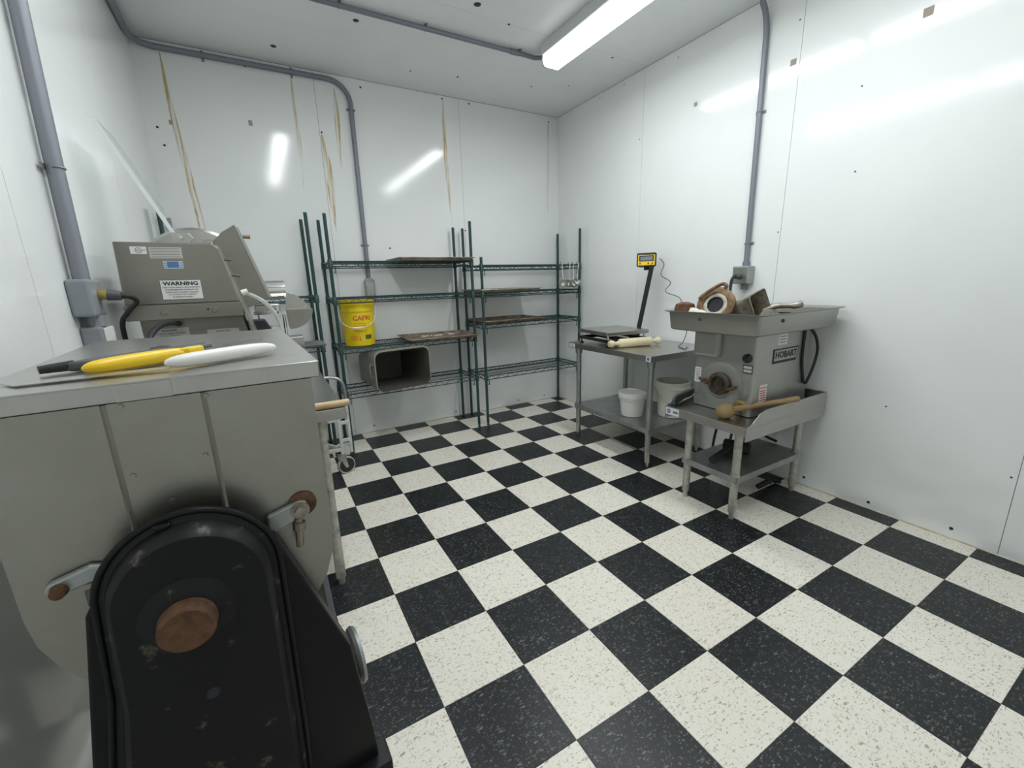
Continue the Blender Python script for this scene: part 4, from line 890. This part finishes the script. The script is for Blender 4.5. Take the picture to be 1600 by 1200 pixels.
c = at(415, 475, y_); q = MB(); q.box(c.x-.05, c.x+.06, y_-.03, y_+.05, c.z-.045, c.z-.0); q.build('guide_block', 'steel', t, bevel=.006)
c = at(405, 505, -1.50); MB().prism([(c.x-.045, c.z+.018), (c.x+.025, c.z+.018), (c.x+.055, c.z-.045), (c.x-.03, c.z-.045)], -1.52, -1.46, 'y').build('control_box', 'black_plastic', t, bevel=.006)
c = at(447, 518, y_); MB().cyl((c.x, y_-.03, SZ+.15), (c.x, y_-.03, c.z+.09), .007, None, 10).build('guide_rod', 'chrome', t)
c = at(462, 530, y_); MB().box(c.x-.04, c.x+.035, y_-.06, y_+.06, SZ+.02, c.z+.018).build('end_block', 'steel', t, bevel=.003)
c = at(492, 536, y_); MB().box(c.x-.10, c.x+.045, y_-.10, y_+.10, c.z-.006, c.z+.002).build('receiving_tray', 'dark_grey', t, bevel=.002)
# clear acrylic guard
b0, b1 = Vector((-.885, 0, 1.545)), Vector((-1.065, 0, 1.965)); d = (b1-b0).normalized(); n_ = Vector((d.z, 0, -d.x))
q = MB(); q.add([(p.x+n_.x*s_, y, p.z+n_.z*s_) for s_ in (-.003, .003) for p, y in ((b0, -1.66), (b0, -1.36), (b1, -1.36), (b1, -1.66))], [(3,2,1,0),(4,5,6,7),(0,1,5,4),(1,2,6,5),(2,3,7,6),(3,0,4,7)]); gd = q.build('clear_guard', 'acrylic', t)
q = MB(); q.add([(p.x+n_.x*s_, y, p.z+n_.z*s_) for s_ in (-.0065, .0065) for p, y in ((b0, -1.67), (b0, -1.66), (b1, -1.66), (b1, -1.67))], [(3,2,1,0),(4,5,6,7),(0,1,5,4),(1,2,6,5),(2,3,7,6),(3,0,4,7)]); q.build('guard_edge', 'acrylic_edge', gd)
MB().prism([(-.90, 1.525), (-.845, 1.525), (-.828, 1.545), (-.842, 1.565), (-.90, 1.567)], -1.70, -1.685, 'y').build('guard_bracket', 'steel', t, bevel=.003)
MB().cyl((-.868, -1.70, 1.548), (-.868, -1.712, 1.548), .009, .007, 14).build('bracket_screw', 'chrome', t, smooth=40)
q = MB(); q.cyl((-.85, -1.69, 1.529), (-.80, -1.69, 1.531), .004, None, 8); q.cyl((-.80, -1.69, 1.532), (-.772, -1.69, 1.534), .009, None, 12); q.build('guard_pin', 'chrome', t, smooth=50)
# cables of the slicer
t = thing('slicer_power_cord', 'black power cord with brass plug in the upper box on the left wall', 'cord', (XL+.08, -1.95, 1.34))
MB().cyl((XL+.056, -1.955, 1.345), (XL+.078, -1.955, 1.343), .017, None, 12).build('brass_nut', 'brass', t, smooth=50)
MB().cyl((XL+.078, -1.955, 1.343), (XL+.112, -1.955, 1.338), .019, .015, 12).build('plug', 'dark_grey', t, smooth=50)
MB().tube(smoothpath([(XL+.105, -1.955, 1.338), (XL+.13, -1.94, 1.335), (XL+.13, -1.87, 1.315), (XL+.085, -1.79, 1.28), (XL+.04, -1.70, 1.22), (XL+.04, -1.66, 1.05), (XL+.05, -1.64, .90), (XL+.06, -1.62, SZ+.02)], 5), .0085, 8).build('cable', 'rubber', t, smooth=60)
t = thing('slicer_power_cord', 'black cord and plug in the lower box on the left wall', 'cord', (XL+.08, -1.94, 1.17))
MB().cyl((XL+.060, -1.94, 1.172), (XL+.135, -1.94, 1.170), .017, .013, 12).build('plug', 'rubber', t, smooth=50)
MB().tube(smoothpath([(XL+.13, -1.94, 1.17), (XL+.15, -1.93, 1.18), (XL+.155, -1.89, 1.205), (XL+.175, -1.82, 1.228), (XL+.20, -1.76, 1.230), (XL+.215, -1.722, 1.222)], 5), .010, 8).build('cable', 'rubber', t, smooth=60)

# ================================================================== hand cart behind the table
t = thing('hand_cart', 'white ladder framed hand cart on casters by the slicer table', 'cart', (-.33, -.62, 0))
rails = ((-.205, -.60), (-.272, -.62), (-.425, -.62), (-.492, -.60))
for k, (x, y) in enumerate(rails):
    MB().box(x-.011, x+.011, y-.010, y+.010, .12 if k in (0, 3) else .135, .52 if k in (0, 3) else .42).build('rail', 'white_paint', t, bevel=.003)
for x0, x1 in ((-.272, -.205), (-.492, -.425)):
    for z_ in (.37, .235): MB().box(x0, x1, -.618, -.602, z_-.013, z_+.013).build('rung', 'white_paint', t, bevel=.003)
for z_ in (.17, .40): MB().box(-.43, -.268, -.628, -.612, z_-.013, z_+.013).build('rung', 'white_paint', t, bevel=.003)
MB().tube(smoothpath([(-.205, -.60, .50), (-.203, -.60, .60), (-.213, -.60, .665), (-.245, -.60, .70), (-.30, -.60, .715), (-.40, -.60, .715), (-.452, -.60, .70), (-.484, -.60, .665), (-.494, -.60, .60), (-.492, -.60, .50)], 5), .0125, 12).build('handle', 'steel', t, smooth=60)
for x in (-.205, -.492): MB().box(x-.012, x+.012, -.612, -.588, .09, .13).build('rubber_tip', 'rubber', t, bevel=.003)
for x in (-.262, -.432):
    M = frame((x, -.665, .064), (1, 0, 0), (.25, -1, 0)); R3 = M.to_3x3()
    cs = MB().lathe([(.012, -.016), (.048, -.016), (.062, -.012), (.064, 0), (.062, .012), (.048, .016), (.012, .016)], M, 30).build('caster_wheel', 'rubber', t, smooth=40)
    MB().lathe([(.055, .0155), (.060, .017), (.0645, .004), (.0645, -.006)], M, 30, caps=False).build('wheel_rim', 'sticker_grey', cs, smooth=40)
    q = MB()
    for s_ in (-.021, .021):
        c_ = M @ Vector((0, 0, s_)); n2 = R3 @ Vector((0, 0, 1)); x2 = Vector((1, 0, 0))
        vs = [c_+x2*a_+Vector((0, 0, b_))+n2*e_ for e_ in (-.002, .002) for a_, b_ in ((.008, -.014), (-.012, -.014), (-.045, .060), (-.005, .072))]
        q.add(vs, [(3,2,1,0),(4,5,6,7),(0,1,5,4),(1,2,6,5),(2,3,7,6),(3,0,4,7)])
    q.box(x-.05, x+.005, -.695, -.61, .122, .136); q.build('caster_fork', 'steel', t)
MB().cyl((-.425, -.60, .25), (-.30, -.45, .14), .012, None, 10).build('brace', 'white_paint', t, smooth=50)
MB().box(-.43, -.27, -.47, -.44, .13, .15).build('toe_bar', 'white_paint', t, bevel=.003)
for x in (-.425, -.275): MB().cyl((x, -.455, .0), (x, -.455, .135), .010, None, 10).build('foot', 'rubber', t)
